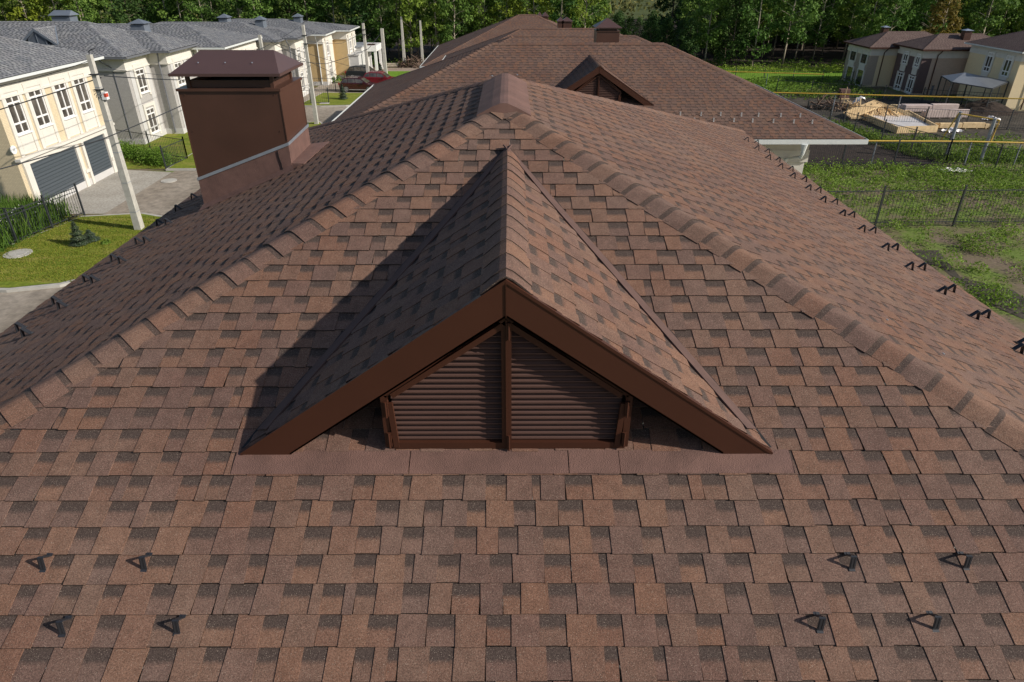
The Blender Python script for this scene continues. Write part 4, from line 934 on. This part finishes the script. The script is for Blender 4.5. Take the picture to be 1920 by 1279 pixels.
redl = mat('tail lamp red', (.3, .01, .01), .3)
maroon = mat('maroon car paint', (.045, .006, .010), .22, var=.05, spec=.8); blackp = mat('dark blue grey car paint', (.010, .014, .018), .35, var=.05, spec=.4); redp = mat('red car paint', (.17, .012, .018), .22, var=.05, spec=.8)
c1 = gz(640, 173.5); car('maroon car parked side on, nearest of the three parked cars', (c1.x+1.95, c1.y+.6, .01), R(-4), maroon, .9)
c2 = gz(668, 163); car('brighter red car parked just behind the maroon one', (c2.x+2.7, c2.y+1.2, .01), R(-6), redp, .88)
c3 = gz(654, 157); car('dark car with tinted windows, farthest of the three parked cars', (c3.x+1.4, c3.y+3.2, .01), R(-4), blackp, .95)
# ================================================================ VEGETATION
def leaf_mat(name, cols, tr=.33):
    m, t, b = nodes(name)
    at = t.nodes.new('ShaderNodeAttribute'); at.attribute_name = 'tab'; sp = t.nodes.new('ShaderNodeSeparateColor'); t.links.new(at.outputs['Color'], sp.inputs[0])
    oi = t.nodes.new('ShaderNodeObjectInfo')
    n = len(cols); c = ramp(t, sp.outputs[0], [(i/(n-1), x) for i, x in enumerate(cols)])
    c2 = mix(t, c, ramp(t, oi.outputs['Random'], [(0, (.62, .75, .7)), (.5, (1, 1, 1)), (1, (1.35, 1.15, .8))]), 1, 'MULTIPLY')
    t.links.new(c2, b.inputs['Base Color']); b.inputs['Roughness'].default_value = .75; b.inputs['Specular IOR Level'].default_value = .25
    if tr:
        tl = t.nodes.new('ShaderNodeBsdfTranslucent'); t.links.new(c2, tl.inputs[0]); ms = t.nodes.new('ShaderNodeMixShader'); ms.inputs[0].default_value = tr
        out = t.nodes['Material Output']; t.links.new(b.outputs[0], ms.inputs[1]); t.links.new(tl.outputs[0], ms.inputs[2]); t.links.new(ms.outputs[0], out.inputs[0])
    return m
leafA = leaf_mat('broad leaves', [(.055, .11, .024), (.10, .18, .032), (.15, .25, .045), (.21, .31, .07)])
leafL = leaf_mat('bright yellow green leaves', [(.09, .15, .018), (.14, .21, .025), (.19, .26, .04)])  # brighter, yellower leaf greens
leafD = leaf_mat('dark leaves', [(.035, .075, .02), (.06, .115, .028), (.09, .155, .036)])
leafY = leaf_mat('yellowing leaves', [(.10, .09, .02), (.16, .13, .03), (.13, .12, .03)])
leafS = leaf_mat('blue green needles', [(.03, .06, .03), (.06, .09, .05), (.16, .20, .17)], 0)
weedm = leaf_mat('weeds', [(.095, .17, .018), (.15, .24, .024), (.21, .31, .04), (.28, .34, .09)])
darkweed = leaf_mat('dark green weeds', [(.06, .12, .018), (.10, .18, .024), (.15, .23, .04)])  # darker mix of the weed greens
def leafquad(m, p, s, rr, rc, outw=None, k=.75):
    a = V((rr.gauss(0, 1), rr.gauss(0, 1), rr.gauss(0, 1)))
    if outw is not None: a = a*.55+outw
    a.normalize(); x = a.cross(V((rr.gauss(0, 1), rr.gauss(0, 1), rr.gauss(0, 1)))).normalized(); y = a.cross(x)
    c = (rc, 0, 1, 1); m.face([p-x*s, p-y*s*k, p+x*s, p+y*s*k], [c]*4)
def tree_parts(seed, h, cr, base, leaf, n_cl=46, per=70, ls=.18, trunk=bark, tr=.13, lean=0, cone=False):
    """returns (trunk mesh, crown mesh): tapered trunk with limbs, crown of leaf clumps with gaps"""
    rr = random.Random(seed); tm = MB(); top = V((lean, rr.uniform(-.3, .3), h*.93))
    pts = [V((0, 0, 0))]+[V((top.x*t*t+rr.uniform(-.1, .1), top.y*t+rr.uniform(-.1, .1), h*.93*t)) for t in (.2, .4, .6, .8, 1)]
    tm.tube(pts, tr, 7, r2=.03)
    cm = MB(); cls = []
    for i in range(n_cl):
        t = (i+rr.random())/n_cl; z = base+(h-base)*t
        prof = (math.sin(math.pi*min(1, t*.85+.16)))**.6 if not cone else (1.02-t)
        a = rr.random()*6.283; rad = cr*prof*math.sqrt(rr.uniform(.15, 1)); c = V((top.x*(z/h)**2+rad*math.cos(a), rad*math.sin(a), z)); cls.append(c)
        if rr.random() < .5:
            q = V((top.x*(max(.3, z-1)/h)**2, 0, max(.3, z-.9))); tm.tube([q, (q+c)/2+V((0, 0, .1)), c], .035, 5, r2=.012, cap=False)
        sr = cr*rr.uniform(.22, .42); tone = rr.uniform(-.25, .25)
        for j in range(per):
            d = V((rr.gauss(0, 1), rr.gauss(0, 1), rr.gauss(0, 1))).normalized(); p = c+V((d.x*sr, d.y*sr, d.z*sr*.75))*rr.uniform(.55, 1.08)
            leafquad(cm, p, ls*rr.uniform(.6, 1.25), rr, max(0, min(1, .5+tone+rr.uniform(-.3, .3))), d*.8+V((0, 0, .35)))
    return tm, cm
def make_tree(name, label, cat, leaf, trunkm, group, *a, **k):
    t = thing(name, label, cat, (0, 0, 0), group); tm, cm = tree_parts(*a, leaf, **k); tm.build('trunk', trunkm, t, smooth=True); cm.build('crown', leaf, t); return t
GRP = 'trees of the forest edge'
LB = 'leafy green tree standing in the forest behind the houses'
LB2 = 'tall tree with bare pale trunk and high crown at the forest edge beyond the meadow'
LB3 = 'dark dense tree in the forest behind the brown roofs'
LB4 = 'bright yellow green tree at the top left above the grey roofs'
protos = {'g': [make_tree('forest_tree', LB, 'tree', leafA, bark, GRP, s, 13+s % 3, 2.5, 2.0+.5*(s % 2)) for s in (1, 2, 3, 4)],
          'p': [make_tree('forest_tree', LB2, 'tree', leafA, bark, GRP, s, 13.5, 2.7, 3.4, n_cl=40, per=80, trunk=bark, lean=.4) for s in (5, 6, 7)],
          'd': [make_tree('forest_tree', LB3, 'tree', leafD, barkd, GRP, s, 11, 2.8, .8) for s in (8, 9, 10)],
          'y': [make_tree('forest_tree', LB4, 'tree', leafL, bark, GRP, s, 11.5, 2.9, 1.0, n_cl=40) for s in (11, 12)]}
used = set()
DARK = []
def place(kind, x, y, s=1, label=None, sz=None):
    rr = rnd; pr = rr.choice(protos[kind]); o = pr if pr.name not in used and not label else copy_tree(pr)
    used.add(pr.name); o.location = (x, y, 0); o.rotation_euler = (0, 0, rr.uniform(0, 6.28)); o.scale = (s, s, s*(sz or rr.uniform(.9, 1.12)))
    if label: o['label'] = label
    return o
rnd.seed(5)
cnt = 0
for row, (yb, dx, jx) in enumerate(((103, 3.5, .9), (108, 3.8, 1.5), (114, 4.4, 1.6), (121, 5.0, 2))):
    x = -88-row*6
    while x < 92+row*6:
        xx = x+rnd.uniform(-jx, jx); u = 960+F0*xx/(yb*.87+6)
        yy = yb+rnd.uniform(-1.5, 1.5)
        if x < -50: yy -= min(14, (-50-x)*.45)
        if x > 22 and row == 0: yy -= 3
        if 300 < u < 640: yy += 1.5
        s = rnd.uniform(.82, 1.12)
        if 1120 < u < 1300:
            kind = 'd'; s = .55 if row < 2 else .5
        elif u < 230: kind = 'y' if rnd.random() < .65 else 'g'
        elif 1290 <= u < 1420: kind = 'd' if rnd.random() < .35 else 'g'
        elif u >= 1420: kind = 'p' if (row == 0 or rnd.random() < .6) else 'g'; xx += 0
        elif 850 < u < 1120: kind = 'g' if rnd.random() < .7 else 'y'
        else: kind = 'g' if rnd.random() < .85 else 'd'
        if row == 0 and kind == 'p' and rnd.random() < .35: x += dx; continue
        place(kind, xx, yy, s); cnt += 1
        x += dx
for row, yb in enumerate((127, 133, 140)):
    x = 30
    while x < 135: place('d' if rnd.random() < .75 else 'g', x+rnd.uniform(-1.5, 1.5), yb+rnd.uniform(-2, 2), rnd.uniform(1.0, 1.3)); x += 3.6
yel = make_tree('forest_tree', 'yellowing tree rising behind the roofs of the two far right houses', 'tree', leafY, bark, GRP, 40, 11, 2.2, 2.0); g_ = gy(1765, 60, 92); yel.location = (g_.x, 92, 0)
# distant woodland seen through the gap, as one mass, on a gentle rise
hm = MB()
N_ = 24
for i in range(N_):
    for j in range(6):
        f = lambda i, j: V((-260+520*i/N_, 150+j*40, -1+ (j*2.2 if j else 0)+1.5*math.sin(i*.8)*min(1, j)))
        hm.face([f(i, j), f(i+1, j), f(i+1, j+1), f(i, j+1)])
struct(hm.build('hill', ground_mat('far woodland floor', [(.3, (.05, .07, .02)), (.7, (.09, .10, .035))], .05)))
fm = MB(); rr = random.Random(77)
for i in range(520):
    y = rr.uniform(140, 330); x = rr.uniform(-.95, .95)*y*.85; z = max(0, (y-150)/40*2.2)-.5; c = V((x, y, z+rr.uniform(3, 6.5))); s = rr.uniform(2.2, 3.6)
    tone = rr.uniform(-.3, .3)
    for k in range(70):
        d = V((rr.gauss(0, 1), rr.gauss(0, 1), rr.gauss(0, 1))).normalized(); leafquad(fm, c+V((d.x*s, d.y*s, d.z*s*1.5)), .45, rr, max(0, min(1, .5+tone+rr.uniform(-.25, .25))), d+V((0, 0, .3)))
o = fm.build('distant_forest', leaf_mat('pale far leaves', [(.06, .085, .03), (.10, .125, .045), (.16, .17, .075)])); tag(o, 'far woodland on the rise, showing pale through the gap above the dark trees', 'forest', kind='stuff')  # paler, greyer greens for the far trees
# forest undergrowth
def tufts(name, label, cat, spots, m, seed, kind='stuff', z=0):
    """spots: (x, y, radius, height, blades, blade size)"""
    mb = MB(); rr = random.Random(seed)
    for (x, y, r, h, n, s) in spots:
        tone = rr.uniform(-.25, .25)
        for k in range(n):
            a = rr.random()*6.283; q = r*math.sqrt(rr.random()); hz = h*rr.random()**.8*(1-.55*(q/r)**2)
            leafquad(mb, V((x+q*math.cos(a), y+q*math.sin(a), z+hz)), s*rr.uniform(.6, 1.4), rr, max(0, min(1, .5+tone+rr.uniform(-.3, .3))), V((0, 0, .6)), .45)
    o = mb.build(name, m); return tag(o, label, cat, kind=kind)
def grassblades(name, label, cat, poly_fn, n, m, seed, h, wd, z=0):
    mb = MB(); rr = random.Random(seed)
    for k in range(n):
        x, y = poly_fn(rr); hh = h*rr.uniform(.45, 1.1); a = rr.random()*6.283; dx, dy = math.cos(a)*wd, math.sin(a)*wd; lx, ly = rr.gauss(0, .16)*hh, rr.gauss(0, .16)*hh
        c = rr.random(); mb.face([V((x-dx, y-dy, z)), V((x+dx, y+dy, z)), V((x+dx*.6+lx*.5, y+dy*.6+ly*.5, z+hh*.6)), V((x+lx, y+ly, z+hh))], [(c, 0, 1, 1)]*4)
    return tag(mb.build(name, m), label, cat, kind='stuff')
sp = []
for k in range(420):
    x = rnd.uniform(-86, 90); y = rnd.uniform(99.5, 103) - (min(14, (-50-x)*.45) if x < -50 else 0); sp.append((x, y, rnd.uniform(.6, 1.6), rnd.uniform(.4, 1.3), 22, .16))
tufts('undergrowth', 'low green undergrowth along the foot of the forest', 'undergrowth', sp, darkweed, 50)
# weedy plot right of the roof
def inq(u0, u1, v0, v1): return lambda rr: tuple(gz(rr.uniform(u0, u1), rr.uniform(v0, v1)))[:2]
sp = []; rr = random.Random(51)
for k in range(1500):
    x = rr.uniform(13, 40); y = rr.uniform(36, 46.6); sp.append((x, y, rr.uniform(.25, .75), rr.uniform(.2, .75)*(1.4 if y > 40 else .7), rr.randint(10, 34) if y > 39.5 else rr.randint(4, 16), .075))
for k in range(260):
    x = rr.uniform(16, 34); y = rr.uniform(24, 35.5)
    e = math.sin(x*1.3+y*.7)+math.sin(x*.5-y*1.1+1)
    if e > .1: sp.append((x, y, rr.uniform(.3, .8), rr.uniform(.2, .65), rr.randint(30, 90), .06))
    else: sp.append((x, y, rr.uniform(.2, .6), .12, 14, .05))
for (u, v, r, h, n) in ((1715, 425, .9, 1.0, 300), (1672, 432, .6, .7, 160), (1775, 500, .7, .9, 220), (1845, 470, 1.1, 1.0, 300), (1890, 455, 1.2, 1.1, 340), (1815, 465, .4, .4, 80), (1880, 575, .9, .7, 260), (1850, 560, .8, .7, 220), (1830, 510, .5, .5, 120), (1740, 330, 1.1, .8, 260), (1690, 322, .9, .7, 200), (1860, 335, 1.2, .8, 260)):
    p = gz(u, v); sp.append((p.x, p.y, r, h, n, .07))
tufts('weeds', 'patchy green weeds over the plot on both sides of the near fence', 'weeds', sp, weedm, 52)
sp = []
for k in range(520):
    a = rr.random(); x = rr.uniform(24, 50); y = rr.uniform(49, 56) if a < .45 else rr.uniform(47.8, 50)
    if x < 31 and y < 57: x += 8
    sp.append((x, y, rr.uniform(.3, .9), rr.uniform(.2, .8), 22, .10))
for k in range(300): y = rr.uniform(49, 62); x = 31.9-(y-49)*.36+rr.uniform(-1.5, 1.6); sp.append((x, y, rr.uniform(.3, .7), rr.uniform(.3, .8), 22, .10))
for k in range(330): y = rr.uniform(74, 87); x = rr.uniform(24, 41); sp.append((x, y, rr.uniform(.4, 1.0), rr.uniform(.3, .9), 20, .13))
tufts('weeds', 'rough dark green growth around the building site and under the third gas pipe', 'weeds', sp, darkweed, 53)
sp = []
for k in range(260): sp.append((rr.uniform(18, 46), rr.uniform(93.5, 98.5), rr.uniform(.6, 1.2), rr.uniform(.3, .7), 22, .12))
tufts('tall_grass', 'bright grass strip at the edge of the forest meadow', 'grass', sp, weedm, 54)
# tall weeds by the left houses
grassblades('tall_weeds', 'tall feathery weeds with white flowers behind the picket fence at the garage house', 'weeds', lambda r: (-25.0-r.random()*3.0-(0 if r.random() < .5 else 1.2), r.uniform(29.5, 36.6)), 7000, darkweed, 55, 1.35, .022, .05)
sp = [(rr.uniform(-28.3, -24.6), rr.uniform(29.5, 36.4), .5, rr.uniform(.5, 1.0), 40, .05) for k in range(90)]
tufts('weeds', 'leafy low growth among the tall weeds by the garage house', 'weeds', sp, darkweed, 56)
sp = []
for k in range(150): t = rr.random(); x = -30.5+6.3*t+rr.uniform(-.6, .6); y = 51.8-4.6*t*.9+rr.uniform(-1.2, .6); sp.append((x, y, rr.uniform(.3, .7), rr.uniform(.6, 1.25), 60, .07))
tufts('weeds', 'tall bright green weeds between the driveway and the grey bay house', 'weeds', sp, weedm, 57)
fl = MB()
for k in range(60): p = V((rr.uniform(-27, -25.2), rr.uniform(30, 36), rr.uniform(.8, 1.3))); leafquad(fl, p, .05, rr, .5)
tag(fl.build('white_flowers', whitepl), 'small white flower heads among the tall weeds behind the left fence', 'flowers', kind='stuff')
grassblades('grass', 'mown grass blades on the lawn by the near pole', 'grass', lambda r: (r.uniform(-25.2, -18.8), r.uniform(27.2, 36)), 16000, leaf_mat('lawn blades', [(.10, .15, .014), (.17, .21, .025), (.28, .25, .06)]), 58, .07, .02, .145)
# small spruces and shrubs
def spruce(label, x, y, z, h, r, seed):
    t = thing('young_spruce', label, 'spruce', (x, y, z)); q = random.Random(seed); tm = MB(); tm.tube([(0, 0, 0), (0, 0, h*.96)], .035, 6, r2=.008); tm.build('trunk', barkd, t)
    m = MB()
    for k in range(int(4200*r*h)):
        f = q.random()**1.35; z = h*(.04+.95*f); rad = r*(1-f)**.8*(.85+.25*math.sin(z*23))*math.sqrt(q.uniform(.35, 1)); a = q.random()*6.283
        d = V((math.cos(a), math.sin(a), .15)); s = .055*(1-.3*f); p = V((rad*math.cos(a), rad*math.sin(a), z)); x_ = V((-d.y, d.x, 0)); c = (q.random()**1.6, 0, 1, 1)
        m.face([p-x_*s*.35, p+d*s*2.2, p+x_*s*.35, p-d*s*.8+V((0, 0, s))], [c]*4)
    m.build('crown', leafS, t); return t
p = gz(152, 464); spruce('small bluish spruce on the lawn between the manhole cover and the near pole', p.x, p.y, .14, 1.2, .42, 1)
p = gz(163, 461); spruce('lower silvery spruce bush right against the small bluish one', p.x+.1, p.y+.3, .14, .6, .42, 2)
p = gz(644, 189); spruce('small dark spruce on the lawn in front of the maroon car', p.x, p.y, .14, 1.5, .5, 3)
p = gz(715, 147); spruce('small spruce beside the thick pole, beyond the parked cars', p.x, p.y, .02, 1.7, .6, 4)
for (u, v, s, lb) in ((650, 148, .9, 'pale green shrub beside the dark car'), (632, 156, .8, 'green shrub behind the fence left of the cars'), (200, 462, .3, 'tiny shrub on the lawn, right of the spruce')):
    p = gz(u, v); m = MB(); rq = random.Random(u)
    for k in range(160): d = V((rq.gauss(0, 1), rq.gauss(0, 1), abs(rq.gauss(0, 1)))).normalized(); leafquad(m, V((p.x, p.y, .1))+d*s*rq.uniform(.4, 1), .09 if s > .5 else .05, rq, rq.random(), d)
    tag(m.build('shrub', weedm), lb, 'shrub')
# ================================================================ BRUSHWOOD, TIMBER AND BUILDING SITE
wood = mat('fresh pine planks', (.66, .48, .26), .75, var=.2, scale=3); woodd = mat('weathered brown branches', (.13, .085, .06), .9, var=.4, scale=3)
film = mat('pale wrapping film', (.66, .63, .62), .3, var=.12, scale=2, bmp=.6, bscale=4); film2 = mat('pinkish wrapped boards', (.56, .45, .41), .45, var=.12, scale=3, bmp=.5, bscale=5)
def heap(name, label, cat, x, y, rx, ry, h, n, L, th, m, seed, flat=.25):
    b = MB(); q = random.Random(seed)
    for k in range(n):
        a = q.random()*6.283; r_ = math.sqrt(q.random()); c = V((rx*r_*math.cos(a), ry*r_*math.sin(a), .06+h*(1-r_)*q.random())); d = V((q.gauss(0, 1), q.gauss(0, 1), q.gauss(0, flat))).normalized()*L*q.uniform(.4, 1)/2
        c.z = max(c.z, abs(d.z)+.04); b.bar(c-d, c+d, th*q.uniform(.6, 1.4), th*q.uniform(.4, 1))
    o = b.build(name, m); o.location = (x, y, 0); return tag(o, label, cat)
p = gz(776, 127); heap('brushwood_heap', 'brown heap of cut branches in front of the forest, between two poles', 'branch heap', p.x, p.y+.6, 2.3, 1.2, 1.8, 260, 1.5, .09, woodd, 1, .4)
p = gz(733, 127); m = MB()
for i in range(6): m.tube([(p.x-1.1, p.y+.16*i, .14+(.2 if i % 2 else 0)), (p.x+1.0, p.y+.16*i+.1, .16+(.2 if i % 2 else 0))], .12, 8)
tag(m.build('log_pile', bark), 'low pile of logs on the grass left of the brushwood heap', 'logs')
p = gz(1570, 205); heap('timber_heap', 'untidy heap of old boards at the left end of the building materials', 'timber heap', p.x-.6, p.y+.4, 1.9, 1.2, .9, 120, 2.2, .09, woodd, 2)
p = gz(1585, 205); heap('timber_heap', 'messy yellow planks sticking out in front of the timber trusses', 'timber heap', p.x+.6, p.y, 1.4, 1.0, .8, 60, 2.0, .07, wood, 3)
t = thing('roof_truss_stack', 'stack of new yellow timber roof trusses lying beside the building plot', 'timber trusses', (34.3, 64.2, 0))
for i in range(7):
    m = MB(); y = i*.28-.9; z = .25+i*.02; L = 3.1
    m.bar((-L, y-.5, z), (L, y-.5, z), .05, .15); m.bar((-L, y-.5, z+.02), (0, y+.45, z+.95), .05, .15); m.bar((L, y-.5, z+.02), (0, y+.45, z+.95), .05, .15)
    for xx in (-1.3, 0, 1.3): m.bar((xx, y-.5, z+.04), (xx*.5, y+.45*(1-abs(xx)/3.1), z+.95*(1-abs(xx)/4.2)), .045, .09)
    m.build('truss', wood, t)
m = MB(); m.prism([V((-2.5, -.55, .2)), V((2.5, -.55, .2)), V((0, .25, 1.0))], (0, .02, 0)); m.build('board', wood, t)
t = thing('timber_frame_box', 'open rectangular timber formwork with a pale floor, right in front of the trusses', 'formwork', tuple(gz(1690, 232)[:2])+(0,))
P = [gz(*q)-t.location for q in ((1618, 225), (1680, 251), (1755, 249), (1700, 219))]
m = MB(); m.prism([V((q.x, q.y, .30)) for q in P], (0, 0, .05)); m.build('floor', film, t)
for a, b in zip(P, P[1:]+P[:1]): m = MB(); m.bar((a.x, a.y, .3), (b.x, b.y, .3), .12, .55); m.build('side_board', wood, t)
def pack(label, u0, u1, v, d, h, m_, seed):
    a = gz(u0, v); b = gz(u1, v); q = random.Random(seed); mb = MB(); n = 2; base = (a+b)/2; L = (b-a).length
    for r_ in range(3):
        y0 = r_*d/3; hh = h*(1, .85, .7)[r_]
        for i in range(n):
            x0 = -L/2+L*i/n; x1 = x0+L/n-.02; j = q.uniform(-.06, .06); mb.box(x0, x1, y0, y0+d/3-.02, .08, hh+j)
    for i in range(4): mb.box(-L/2+L*(i+.3)/4, -L/2+L*(i+.3)/4+.12, 0, d, 0, .08)
    o = mb.build('wrapped_stack', m_); o.location = (base.x, base.y, 0); bv = o.modifiers.new('b', 'BEVEL'); bv.width = .06; bv.segments = 2; return tag(o, label, 'stack of materials', 'stacks of building materials')
pack('long low stack wrapped in pinkish film, behind the formwork', 1695, 1795, 212, 1.5, .75, film2, 1)
pack('pinkish wrapped stack in front of the long one, with torn film hanging down', 1735, 1815, 223, 1.0, .75, film2, 2)
pack('row of yellowish boards under torn film, nearest to the fence', 1760, 1845, 243, .9, .55, wood, 3)
pack('small bundle of yellow planks right of the formwork, at its end', 1845, 1872, 243, .7, .5, wood, 4)
pack('thin stack of orange planks between the trusses and the pinkish stack', 1678, 1705, 207, 1.2, .45, wood, 5)
for (u, v, r_, lb, sd) in ((1785, 248, .8, 'crumpled white plastic film in front of the board stacks', 1), (1612, 199, .9, 'bluish white plastic sheet crumpled on the timber heap', 2), (1858, 226, .7, 'torn pale sheet on the dark ground near the canopy', 3), (1790, 322, 1.0, 'flattened pale rag in the weeds beside the bent fence', 4)):
    p = gz(u, v); m = MB(); q = random.Random(sd); n = 9; hts = [[q.uniform(.03, .42)*(.6 if sd == 4 else 1) for _ in range(n+1)] for _ in range(n+1)]
    for i in range(n):
        for j in range(n):
            f = lambda i, j: V(((i/n-.5)*2.2*r_+q.uniform(0, 0), (j/n-.5)*r_*1.0, hts[i][j]*(1-abs(i/n-.5)*1.2)+(.6 if sd == 2 else 0)*(1-abs(i/n-.5)*2)))
            if (i/n-.45)**2+(j/n-.45)**2 < .26: m.face([f(i, j), f(i+1, j), f(i+1, j+1), f(i, j+1)])
    o = m.build('plastic_sheet', film); o.location = (p.x, p.y, 0); tag(o, lb, 'plastic sheet')
p = gz(1850, 212); m = MB(); q = random.Random(4); n = 22; rows = 9
for j in range(rows):
    for i in range(n):
        def f(i, j): a = 6.283*(i % n)/n; rr_ = 2.6*j/rows; random.seed((i % n)*31+j); return V((rr_*math.cos(a)*1.25, rr_*math.sin(a)*.9, max(-.02, 1.15*(1-(j/rows)**1.3)+random.uniform(-.07, .07)*(j < rows))-.02))
        m.face([f(i, j), f(i+1, j), f(i+1, j+1), f(i, j+1)])
o = m.build('dirt_mound', dark_m); o.location = (p.x, p.y+.6, 0); tag(o, 'dark mound of dug earth in front of the glass canopy', 'dirt mound')
t = thing('block_pallet', 'small pallet of pale blocks standing alone behind the timber heap', 'pallet', tuple(gz(1580, 186)[:2])+(0,))
m = MB()
for i in range(3):
    for j in range(3): m.box(-.5+i*.34, -.5+i*.34+.32, -.3, .3, .12+j*.3, .12+j*.3+.28)
m.build('block', cover_strip, t); m = MB(); m.box(-.55, .55, -.35, .35, 0, .1); m.build('pallet_base', wood, t)
t = thing('water_barrel', 'dark barrel standing against the wall of the middle brown brick house', 'barrel', tuple(gz(1742, 178)[:2])+(0,))
m = MB(); m.tube([(0, 0, 0), (0, 0, .1), (0, 0, .5), (0, 0, .9), (0, 0, .95)], .32, 14); m.build('drum', slate, t); m = MB(); m.tube([(0, 0, .95), (0, 0, .99)], .34, 14); m.build('lid', fence_m, t)
